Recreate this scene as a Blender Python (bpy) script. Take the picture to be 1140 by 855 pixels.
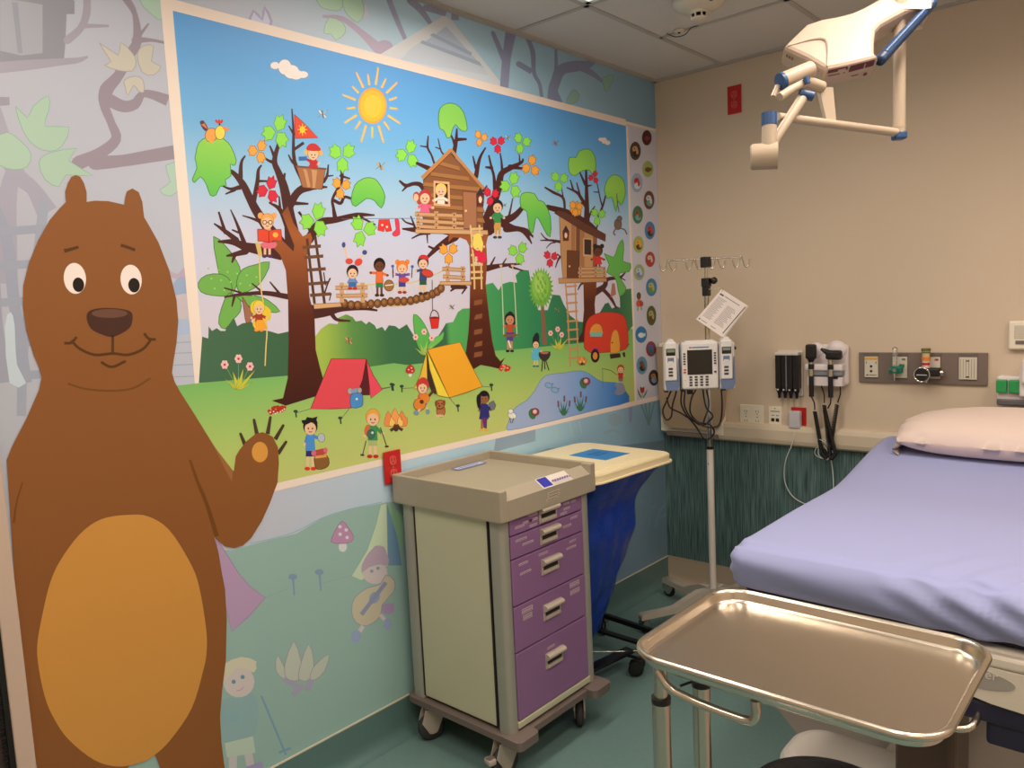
import bpy, bmesh, math, random
from mathutils import Vector, Matrix
from mathutils.geometry import tessellate_polygon
random.seed(7)
PI = math.pi
for o in list(bpy.data.objects): bpy.data.objects.remove(o)
SC = bpy.context.scene
COL = SC.collection

# ---------------------------------------------------------------- camera, light, exposure
W, H = 1140.0, 855.0
FPX = 863.1
CAM = Vector((2.3514, -3.9911, 1.7041))
YAW, PITCH, ROLL = 0.72555, -0.10202, -0.04809
fw = Vector((-math.sin(YAW)*math.cos(PITCH), math.cos(YAW)*math.cos(PITCH), math.sin(PITCH)))
r0 = Vector((math.cos(YAW), math.sin(YAW), 0)); u0 = r0.cross(fw)
RT = math.cos(ROLL)*r0 + math.sin(ROLL)*u0
UP = -math.sin(ROLL)*r0 + math.cos(ROLL)*u0
cd = bpy.data.cameras.new('camera'); cam = bpy.data.objects.new('camera', cd); COL.objects.link(cam)
m = Matrix((RT, UP, -fw)).transposed().to_4x4(); m.translation = CAM
cam.matrix_world = m
cd.sensor_width = 36.0; cd.sensor_fit = 'HORIZONTAL'; cd.lens = FPX/W*36.0; cd.clip_start = 0.02
SC.camera = cam
SC.view_settings.view_transform = 'Standard'; SC.view_settings.look = 'None'
SC.view_settings.gamma = 1.0; SC.view_settings.use_curve_mapping = False
SC.view_settings.exposure = 0.0
LAMP_TINT = (1.0, 0.85, 0.70)
PANEL_W = 17.5
PANEL_SPREAD = 2.85
wd = bpy.data.worlds.new('world'); SC.world = wd; wd.use_nodes = True
wd.node_tree.nodes['Background'].inputs[0].default_value = (0.9, 0.8, 0.7, 1)
wd.node_tree.nodes['Background'].inputs[1].default_value = 0.05

def ray(px, py): return fw + (px-W/2)/FPX*RT - (py-H/2)/FPX*UP
def on(px, py, ax, v):
    d = ray(px, py); t = (v-CAM[ax])/d[ax]; return CAM + t*d
def atd(px, py, dep): return CAM + dep*ray(px, py)

# ---------------------------------------------------------------- colours and materials
def s2l(c):
    c /= 255.0
    return c/12.92 if c <= 0.04045 else ((c+0.055)/1.055)**2.4
CT = (0.97, 0.85, 0.73)
def C(r, g, b, k=1.0):
    return tuple(min(0.9, k*s2l(v)/t) for v, t in zip((r, g, b), CT)) + (1.0,)
def hx(s, k=1.0): return C(int(s[0:2], 16), int(s[2:4], 16), int(s[4:6], 16), k)
MATS = {}
def mat(name, col=(0.5, 0.5, 0.5, 1), rough=0.5, metal=0.0, spec=0.5, sheen=0.0, alpha=1.0, trans=0.0, emit=None, es=1.0, bump=None, mottle=0.0, mscale=8.0, coat=0.0):
    if name in MATS: return MATS[name]
    if isinstance(col, str): col = hx(col)
    M = bpy.data.materials.new(name); M.use_nodes = True
    nt = M.node_tree; b = nt.nodes['Principled BSDF']
    b.inputs['Base Color'].default_value = col
    b.inputs['Roughness'].default_value = rough; b.inputs['Metallic'].default_value = metal
    b.inputs['Specular IOR Level'].default_value = spec
    b.inputs['Sheen Weight'].default_value = sheen
    b.inputs['Transmission Weight'].default_value = trans
    b.inputs['Coat Weight'].default_value = coat
    if emit: b.inputs['Emission Color'].default_value = emit; b.inputs['Emission Strength'].default_value = es
    tc = None
    if bump or mottle:
        tc = nt.nodes.new('ShaderNodeTexCoord')
    if bump:
        n = nt.nodes.new('ShaderNodeTexNoise'); n.inputs['Scale'].default_value = bump[0]; n.inputs['Detail'].default_value = 4
        nt.links.new(tc.outputs['Object'], n.inputs['Vector'])
        bn = nt.nodes.new('ShaderNodeBump'); bn.inputs['Strength'].default_value = bump[1]; bn.inputs['Distance'].default_value = bump[2] if len(bump) > 2 else 0.002
        nt.links.new(n.outputs['Fac'], bn.inputs['Height']); nt.links.new(bn.outputs['Normal'], b.inputs['Normal'])
    if mottle:
        n = nt.nodes.new('ShaderNodeTexNoise'); n.inputs['Scale'].default_value = mscale; n.inputs['Detail'].default_value = 5
        nt.links.new(tc.outputs['Object'], n.inputs['Vector'])
        mx = nt.nodes.new('ShaderNodeMix'); mx.data_type = 'RGBA'; mx.blend_type = 'MIX'
        mx.inputs[6].default_value = tuple(v*(1-mottle) for v in col[:3])+(1,)
        mx.inputs[7].default_value = tuple(min(1, v*(1+mottle)) for v in col[:3])+(1,)
        nt.links.new(n.outputs['Fac'], mx.inputs[0]); nt.links.new(mx.outputs[2], b.inputs['Base Color'])
    MATS[name] = M
    return M
def ramp_mat(name, axis, stops, rough=0.45, spec=0.3, extra=None):
    """printed colour gradient: stops = [(world coordinate, colour)]"""
    M = bpy.data.materials.new(name); M.use_nodes = True; nt = M.node_tree; b = nt.nodes['Principled BSDF']
    g = nt.nodes.new('ShaderNodeNewGeometry'); s = nt.nodes.new('ShaderNodeSeparateXYZ'); nt.links.new(g.outputs['Position'], s.inputs[0])
    mr = nt.nodes.new('ShaderNodeMapRange'); lo, hi = stops[0][0], stops[-1][0]
    mr.inputs[1].default_value = lo; mr.inputs[2].default_value = hi
    nt.links.new(s.outputs[axis], mr.inputs[0])
    cr = nt.nodes.new('ShaderNodeValToRGB'); nt.links.new(mr.outputs[0], cr.inputs[0])
    els = cr.color_ramp.elements
    while len(els) < len(stops): els.new(0.5)
    for e, (p, c) in zip(els, stops): e.position = (p-lo)/(hi-lo); e.color = c if not isinstance(c, str) else hx(c)
    nt.links.new(cr.outputs[0], b.inputs['Base Color']); b.inputs['Roughness'].default_value = rough; b.inputs['Specular IOR Level'].default_value = spec
    MATS[name] = M
    return M

# ---------------------------------------------------------------- mesh builder
class MB:
    def __init__(s, mt=None):
        s.v = []; s.f = []; s.mi = []; s.sm = []; s.mats = []; s.cur = 0; s.X = None
        if mt is not None: s.m(mt)
    def m(s, mt):
        if mt not in s.mats: s.mats.append(mt)
        s.cur = s.mats.index(mt); return s
    def add(s, vs, fs, smooth=False):
        b = len(s.v)
        if s.X is not None: vs = [s.X @ Vector(v) for v in vs]
        s.v += [tuple(v) for v in vs]
        for f in fs: s.f.append(tuple(i+b for i in f)); s.mi.append(s.cur); s.sm.append(smooth)
        return s
    def bm(s, bm_, smooth=False):
        bm_.verts.ensure_lookup_table(); bm_.verts.index_update()
        s.add([v.co.copy() for v in bm_.verts], [[v.index for v in f.verts] for f in bm_.faces], smooth); bm_.free(); return s
    def box(s, a, b, bev=0.0, seg=2, rot=None, smooth=False):
        a = Vector(a); b = Vector(b); c = (a+b)/2; d = b-a
        bm_ = bmesh.new(); bmesh.ops.create_cube(bm_, size=1.0)
        for v in bm_.verts: v.co = Vector((v.co.x*abs(d.x), v.co.y*abs(d.y), v.co.z*abs(d.z)))
        if bev > 0:
            bev = min(bev, 0.49*min(abs(d.x), abs(d.y), abs(d.z)))
            bmesh.ops.bevel(bm_, geom=list(bm_.edges), offset=bev, segments=seg, profile=0.5, affect='EDGES')
        for v in bm_.verts:
            if rot is not None: v.co = rot @ v.co
            v.co += c
        return s.bm(bm_, smooth)
    def cyl(s, p, q, r, r2=None, n=20, caps=True, smooth=True):
        p = Vector(p); q = Vector(q); r2 = r if r2 is None else r2
        d = (q-p).normalized(); a = d.orthogonal().normalized(); b = d.cross(a)
        vs = []
        for c, rr in ((p, r), (q, r2)):
            for i in range(n):
                t = 2*PI*i/n; vs.append(c + rr*(math.cos(t)*a+math.sin(t)*b))
        s.add(vs, [(i, (i+1) % n, n+(i+1) % n, n+i) for i in range(n)], smooth)
        if caps: s.add(vs, [tuple(range(n))[::-1], tuple(range(n, 2*n))])
        return s
    def tube(s, pts, r, n=8, smooth=True, closed=False, spl=0, caps=True):
        pts = [Vector(p) for p in pts]
        rs = r if isinstance(r, (list, tuple)) else [r]*len(pts)
        if spl:
            pts, rs = crom(pts, rs, spl, closed)
        N = len(pts); rings = []; prev = None
        for i, p in enumerate(pts):
            a = pts[i-1] if (i > 0 or closed) else p; c = pts[(i+1) % N] if (i < N-1 or closed) else p
            d = (c-a)
            d = d.normalized() if d.length > 1e-9 else Vector((0, 0, 1))
            x = d.orthogonal().normalized() if prev is None else (prev - d*prev.dot(d)).normalized()
            prev = x; y = d.cross(x)
            rings.append([p + rs[i]*(math.cos(2*PI*k/n)*x + math.sin(2*PI*k/n)*y) for k in range(n)])
        vs = [v for g in rings for v in g]; fs = []
        for i in range(N if closed else N-1):
            j = (i+1) % N
            for k in range(n): fs.append((i*n+k, i*n+(k+1) % n, j*n+(k+1) % n, j*n+k))
        s.add(vs, fs, smooth)
        if caps and not closed: s.add(vs, [tuple(range(n))[::-1], tuple(range((N-1)*n, N*n))])
        return s
    def lathe(s, prof, o=(0, 0, 0), axis=(0, 0, 1), n=28, smooth=True):
        o = Vector(o); d = Vector(axis).normalized(); a = d.orthogonal().normalized(); b = d.cross(a)
        vs = [];
        for (r, z) in prof:
            for i in range(n):
                t = 2*PI*i/n; vs.append(o + d*z + max(r, 1e-5)*(math.cos(t)*a+math.sin(t)*b))
        fs = [(j*n+i, j*n+(i+1) % n, (j+1)*n+(i+1) % n, (j+1)*n+i) for j in range(len(prof)-1) for i in range(n)]
        return s.add(vs, fs, smooth)
    def sph(s, c, r, sc=(1, 1, 1), n=16):
        c = Vector(c); vs = []; m_ = n//2
        for j in range(m_+1):
            ph = PI*j/m_
            for i in range(n):
                t = 2*PI*i/n
                vs.append(c+Vector((r*sc[0]*math.sin(ph)*math.cos(t), r*sc[1]*math.sin(ph)*math.sin(t), r*sc[2]*math.cos(ph))))
        return s.add(vs, [(j*n+i, (j+1)*n+i, (j+1)*n+(i+1) % n, j*n+(i+1) % n) for j in range(m_) for i in range(n)], True)
    def prism(s, pts, ex, smooth=False):
        """polygon (3D pts, planar) extruded by vector ex"""
        pts = [Vector(p) for p in pts]; ex = Vector(ex); n = len(pts)
        tri = tessellate_polygon([pts])
        vs = pts + [p+ex for p in pts]
        s.add(vs, [tuple(t) for t in tri] + [tuple(i+n for i in t[::-1]) for t in tri])
        s.add(vs, [(i, (i+1) % n, n+(i+1) % n, n+i) for i in range(n)], smooth)
        return s
def crom(pts, rs, k, closed):
    N = len(pts); op = []; orr = []
    rng = range(N if closed else N-1)
    for i in rng:
        p1 = pts[i]; p2 = pts[(i+1) % N]
        p0 = pts[i-1] if (i > 0 or closed) else p1*2-p2
        p3 = pts[(i+2) % N] if (i+2 < N or closed) else p2*2-p1
        for j in range(k):
            t = j/k
            op.append(0.5*((2*p1)+(p2-p0)*t+(2*p0-5*p1+4*p2-p3)*t*t+(3*p1-p0-3*p2+p3)*t**3)); orr.append(rs[i]*(1-t)+rs[(i+1) % N]*t)
    if not closed: op.append(pts[-1]); orr.append(rs[-1])
    return op, orr
INV = {}
def fix_normals(me):
    bm_ = bmesh.new(); bm_.from_mesh(me)
    bmesh.ops.recalc_face_normals(bm_, faces=bm_.faces)
    bm_.to_mesh(me); bm_.free()
def obj(name, mb, parent=None, kind=None, label=None, local=False, fix=True, mods=None):
    me = bpy.data.meshes.new(name)
    vs = mb.v
    root = parent
    while root is not None and root.parent is not None: root = root.parent
    if root is not None and not local and root.name in INV:
        X = INV[root.name]; vs = [X @ Vector(v) for v in vs]
    me.from_pydata([tuple(v) for v in vs], [], mb.f)
    for mt in mb.mats: me.materials.append(mt)
    me.polygons.foreach_set('material_index', mb.mi); me.polygons.foreach_set('use_smooth', mb.sm)
    if fix: fix_normals(me)
    me.update()
    o = bpy.data.objects.new(name, me); COL.objects.link(o)
    if parent is not None: o.parent = parent
    if kind: o['kind'] = kind
    if label: o['label'] = label
    return o
def thing(name, label, cat, loc=(0, 0, 0), rz=0.0, group=None):
    o = bpy.data.objects.new(name, None); o.empty_display_size = 0.1; COL.objects.link(o)
    o.location = loc; o.rotation_euler = (0, 0, rz); o['label'] = label; o['category'] = cat
    if group: o['group'] = group
    INV[o.name] = (Matrix.Translation(Vector(loc)) @ Matrix.Rotation(rz, 4, 'Z')).inverted()
    return o
def tag(o, label, cat, group=None):
    o['label'] = label; o['category'] = cat
    if group: o['group'] = group
    return o
def struct(name, mb, parent=None, fix=True):
    return obj(name, mb, parent, kind='structure', fix=fix)
def rrect(w, h, r, n=6):
    """rounded rectangle outline in 2D, centred"""
    out = []
    for cx, cy, a0 in ((w/2-r, h/2-r, 0), (-w/2+r, h/2-r, PI/2), (-w/2+r, -h/2+r, PI), (w/2-r, -h/2+r, 1.5*PI)):
        for i in range(n+1):
            t = a0+PI/2*i/n; out.append((cx+r*math.cos(t), cy+r*math.sin(t)))
    return out
def text_mb(txt, size, mt, origin, xdir, ydir, ext=0.0006, align='LEFT'):
    cu = bpy.data.curves.new('lettering', 'FONT'); cu.body = txt; cu.size = size; cu.extrude = ext; cu.align_x = align
    o = bpy.data.objects.new('lettering', cu); COL.objects.link(o)
    dg = bpy.context.evaluated_depsgraph_get(); me = bpy.data.meshes.new_from_object(o.evaluated_get(dg))
    xd = Vector(xdir).normalized(); yd = Vector(ydir).normalized(); zd = xd.cross(yd); og = Vector(origin)
    mb = MB(mt); mb.add([og+xd*v.co.x+yd*v.co.y+zd*v.co.z for v in me.vertices], [tuple(p.vertices) for p in me.polygons])
    bpy.data.objects.remove(o); bpy.data.meshes.remove(me)
    return mb
# ================================================================ ROOM
RX, RY, RZ = 3.7, -5.0, 2.924
m_wallL = mat('wall_paint_left', C(185, 190, 196), 0.6, mottle=0.03)
m_wallB = mat('wall_paint_beige', C(208, 180, 150), 0.62, bump=(180, 0.06), mottle=0.02, mscale=2)
m_ceil = mat('ceiling_tile', C(206, 190, 174), 0.9, bump=(260, 0.25), mottle=0.02, mscale=40)
m_grid = mat('ceiling_grid_paint', C(176, 162, 146), 0.5)
m_trimP = mat('rail_vinyl', C(206, 182, 152), 0.42)
m_teal = mat('floor_teal', C(104, 126, 116), 0.33, bump=(90, 0.03), mottle=0.10, mscale=55, spec=0.45)
m_tan = mat('floor_taupe', C(150, 134, 118), 0.33, bump=(90, 0.03), mottle=0.06, mscale=55, spec=0.45)
m_cove = mat('cove_teal', C(88, 112, 104), 0.35, mottle=0.08, mscale=55)
m_coveT = mat('cove_taupe', C(178, 152, 124), 0.35, mottle=0.04, mscale=55)
m_cap = mat('cap_strip', C(210, 190, 160), 0.35)
# wainscot wall covering: vertical thread weave
m_wain = bpy.data.materials.new('wainscot_vinyl'); m_wain.use_nodes = True
nt = m_wain.node_tree; b = nt.nodes['Principled BSDF']; tc = nt.nodes.new('ShaderNodeTexCoord'); mp = nt.nodes.new('ShaderNodeMapping')
mp.inputs['Scale'].default_value = (150, 1, 5); nt.links.new(tc.outputs['Object'], mp.inputs[0])
nz = nt.nodes.new('ShaderNodeTexNoise'); nz.inputs['Scale'].default_value = 1.0; nz.inputs['Detail'].default_value = 3; nt.links.new(mp.outputs[0], nz.inputs['Vector'])
cr = nt.nodes.new('ShaderNodeValToRGB'); nt.links.new(nz.outputs['Fac'], cr.inputs[0])
cr.color_ramp.elements[0].position = 0.34; cr.color_ramp.elements[0].color = C(48, 66, 64)
cr.color_ramp.elements[1].position = 0.68; cr.color_ramp.elements[1].color = C(104, 126, 118)
nt.links.new(cr.outputs[0], b.inputs['Base Color']); b.inputs['Roughness'].default_value = 0.55
bn = nt.nodes.new('ShaderNodeBump'); bn.inputs['Strength'].default_value = 0.3; bn.inputs['Distance'].default_value = 0.002
nt.links.new(nz.outputs['Fac'], bn.inputs['Height']); nt.links.new(bn.outputs[0], b.inputs['Normal'])
MATS['wainscot_vinyl'] = m_wain

DY = -3.385     # where the left wall meets the door frame
COV = 0.15
# floor: teal sheet with a taupe field running out of the corner at 45 degrees
fl = MB(m_teal); fl.add([(0, RY, 0), (RX, RY, 0), (RX, -3.62, 0), (0.06, 0, 0), (0, 0, 0)], [(0, 1, 2, 3, 4)])
fl.m(m_tan); fl.add([(RX, -3.62, 0), (RX, 0, 0), (0.06, 0, 0)], [(0, 1, 2)])
fl.m(m_teal); fl.add([(0, RY, -.05), (RX, RY, -.05), (RX, 0, -.05), (0, 0, -.05)], [(3, 2, 1, 0)])
struct('floor', fl, fix=False)
w = MB(m_wallL); w.box((-0.12, DY, 0), (0, 0.0, RZ+.1)); w.box((-0.12, RY, 0), (0, -4.62, RZ+.1)); w.box((-0.12, -4.62, 2.2), (0, DY, RZ+.1))
wall_left = struct('wall_left', w)
w = MB(m_wallB); w.box((-0.12, 0, 0), (RX+.12, 0.12, RZ+.1)); wall_back = struct('wall_back', w)
w = MB(m_wain); w.box((0.001, -0.003, COV), (RX, 0, 0.905)); struct('wainscot', w, wall_back)
w = MB(m_wallB); w.box((RX, RY, 0), (RX+.12, 0, RZ+.1)); struct('wall_right', w)
w = MB(m_wallB); w.box((-0.12, RY-.12, 0), (RX+.12, RY, RZ+.1)); struct('wall_front', w)
# coved base
def cove(name, pts2, a, b, axis, mt):
    mb = MB(mt); n = len(pts2); vs = []
    for t in (a, b):
        for (o, z) in pts2:
            vs.append((o, t, z) if axis == 1 else (t, -o, z))
    mb.add(vs, [(i, i+1, n+i+1, n+i) for i in range(n-1)], True); return mb
prof = [(0.0035, COV), (0.0035, 0.055), (0.006, 0.035), (0.014, 0.016), (0.028, 0.004), (0.045, 0.0006)]
c = cove('b', prof, DY, -0.0036, 1, m_cove); c.m(m_cap); c.box((0, DY, COV), (0.0045, 0, COV+.006)); struct('baseboard_left', c)
c = cove('b', prof, 0.0036, RX, 0, m_coveT); c.m(m_coveT); c.box((0.004, -0.0055, COV), (RX, 0, COV+.008)); struct('baseboard_back', c)
# bumper rail
rp = [(0, .895), (.028, .895), (.04, .905), (.046, .925), (.046, .975), (.04, .992), (.028, 1.002), (0, 1.002)]
c = MB(m_trimP); n = len(rp); c.add([(t, -o, z) for t in (0.34, RX) for o, z in rp], [(i, (i+1) % n, n+(i+1) % n, n+i) for i in range(n)]+[tuple(range(n))[::-1]], False); struct('trim_1', c)
# ceiling grid
xs = [0.0, 0.409, 1.015, 1.625, 2.235, 2.845, 3.455, RX]
ys = [0.0, -0.629, -1.22, -2.44, -3.05, -4.27, RY]
lights = {(1, 2), (3, 2), (1, 4), (3, 4), (5, 2), (5, 4)}
ct = MB(m_ceil)
for i in range(len(xs)-1):
    for j in range(len(ys)-1):
        if (i, j) in lights: continue
        ct.box((xs[i], ys[j+1], RZ), (xs[i+1], ys[j], RZ+.02))
ct.box((-.1, RY-.1, RZ+.16), (RX+.1, .1, RZ+.2))
struct('ceiling', ct, fix=False)
g = MB(m_grid)
for i, x in enumerate(xs[1:-1]): g.box((x-.012, RY, RZ-.004), (x+.012, 0, RZ+.001))
for j, y in enumerate(ys[1:-1]):
    for i in range(len(xs)-1):
        if j == 0 and i == 0: continue
        g.box((xs[i], y-.012, RZ-.004), (xs[i+1], y+.012, RZ+.001))
for a, b in (((0, RY, 0), (.026, 0, 0)), ((0, -.026, 0), (RX, 0, 0)), ((RX-.026, RY, 0), (RX, 0, 0)), ((0, RY, 0), (RX, RY+.026, 0))):
    g.box((a[0], a[1], RZ-.012), (b[0], b[1], RZ+.001))
struct('trim_2', g, fix=False)
# ceiling lights
m_fix = mat('light_housing', C(235, 228, 218), 0.4)
m_dif = mat('light_diffuser', (0.9, 0.9, 0.88, 1), 0.5, emit=(1.0, 0.87, 0.72, 1), es=2.2)
LAB = {(1, 2): 'recessed ceiling light nearest the mural and back wall', (3, 2): 'recessed ceiling light above the foot of the bed', (1, 4): 'recessed ceiling light near the mural wall and doorway', (3, 4): 'recessed ceiling light over the near middle of the room', (5, 2): 'recessed ceiling light on the right beyond the bed', (5, 4): 'recessed ceiling light in the near right of the room'}
for (i, j) in sorted(lights):
    x0, x1, y1, y0 = xs[i]+.012, xs[i+1]-.012, ys[j]-.012, ys[j+1]+.012
    t = thing('ceiling_light', LAB[(i, j)], 'ceiling light', ((x0+x1)/2, (y0+y1)/2, RZ), 0, 'recessed ceiling lights')
    f = MB(m_fix)
    f.box((x0, y0, RZ+.12), (x1, y1, RZ+.13))
    for a, b in (((x0, y0), (x0+.004, y1)), ((x1-.004, y0), (x1, y1)), ((x0, y0), (x1, y0+.004)), ((x0, y1-.004), (x1, y1))): f.box((a[0], a[1], RZ-.002), (b[0], b[1], RZ+.12))
    for a, b in (((x0, y0), (x0+.022, y1)), ((x1-.022, y0), (x1, y1)), ((x0, y0), (x1, y0+.022)), ((x0, y1-.022), (x1, y1))): f.box((a[0], a[1], RZ-.003), (b[0], b[1], RZ+.0))
    obj('housing', f, t)
    d = MB(m_dif); d.box((x0+.03, y0+.03, RZ+.045), (x1-.03, y1-.03, RZ+.05)); obj('diffuser', d, t)
    ld = bpy.data.lights.new('ceiling_panel', 'AREA'); ld.shape = 'RECTANGLE'; ld.size = (x1-x0-.08)*.5; ld.size_y = y1-y0-.08
    ld.energy = PANEL_W*{(1, 2): .82, (1, 4): .72, (3, 4): .66, (5, 4): .6}.get((i, j), 1.0); ld.color = LAMP_TINT; ld.spread = PANEL_SPREAD
    lo = bpy.data.objects.new('ceiling_panel', ld); COL.objects.link(lo); lo.location = (0, 0, .04); lo.parent = t
# door in the left wall (only the edge of its frame shows)
m_jamb = mat('door_frame_paint', C(196, 164, 142), 0.45); m_blk = mat('black_rubber', C(14, 12, 12), 0.7)
d = MB(m_jamb); d.box((-.12, DY-.045, 0), (.018, DY, 2.2), .003); d.box((-.12, -4.62, 0), (.018, -4.57, 2.2), .003); d.box((-.12, -4.62, 2.15), (.018, DY, 2.22), .003)
door = struct('door_1', d)
br = MB(m_blk)
for k in range(420):
    z = k*.0024+.01; y = DY-.045
    br.cyl((.0, y+.001, z), (random.uniform(-.002, .002), y-.022-random.random()*.004, z+random.uniform(-.003, .003)), .0016, n=4, caps=False)
br.box((-.01, DY-.058, .0), (.012, DY-.044, 1.06)); struct('brush_seal', br, door)
br = MB(mat('door_leaf', C(92, 74, 66), .4)); br.box((-.07, -4.57, 0.01), (-.03, DY-.046, 2.15)); struct('door_leaf', br, door)
# ceiling devices
sp = on(778, -3, 2, RZ)
t = thing('smoke_detector', 'round off-white smoke detector on the ceiling, between the lit panel and the exam lamp', 'smoke detector', sp)
mb = MB(mat('detector_plastic', C(212, 190, 164), .4)); mb.lathe([(0, 0), (.108, 0), (.108, -.022), (.10, -.035), (.075, -.05), (.045, -.056), (.042, -.058)], sp); obj('body', mb, t)
mb = MB(mat('detector_plastic')); mb.lathe([(.042, -.054), (.04, -.064), (.036, -.068)], sp); mb.lathe([(.036, -.082), (.03, -.09), (0, -.092)], sp)
for k in range(8): mb.cyl(sp+Vector((.034*math.cos(k*PI/4), .034*math.sin(k*PI/4), -.066)), sp+Vector((.033*math.cos(k*PI/4), .033*math.sin(k*PI/4), -.084)), .004, n=6)
mb.m(m_blk).cyl(sp+Vector((0, 0, -.06)), sp+Vector((0, 0, -.086)), .024); obj('sensing_chamber', mb, t)
mb = MB(m_blk); mb.box(sp+Vector((.075, -.055, -.047)), sp+Vector((.088, -.045, -.04))); obj('indicator', mb, t)
sp = on(756, 33, 2, RZ)
t = thing('ceiling_hook', 'small white ceiling hook disc with a bent dark wire beside the smoke detector', 'hook', sp)
mb = MB(mat('detector_plastic')); mb.lathe([(0, 0), (.026, 0), (.024, -.008), (.012, -.012), (0, -.013)], sp); mb.m(m_blk).cyl(sp+Vector((0, 0, -.011)), sp+Vector((0, 0, -.016)), .006); obj('disc', mb, t)
mb = MB(mat('dark_wire', C(60, 50, 42), .4, .6)); mb.tube([sp+Vector(v) for v in ((-.06, -.01, -.004), (-.03, .02, -.02), (0.02, .02, -.022), (.06, .0, -.008), (.09, .01, -.004))], .0022, spl=4, n=6); obj('wire', mb, t)
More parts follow.
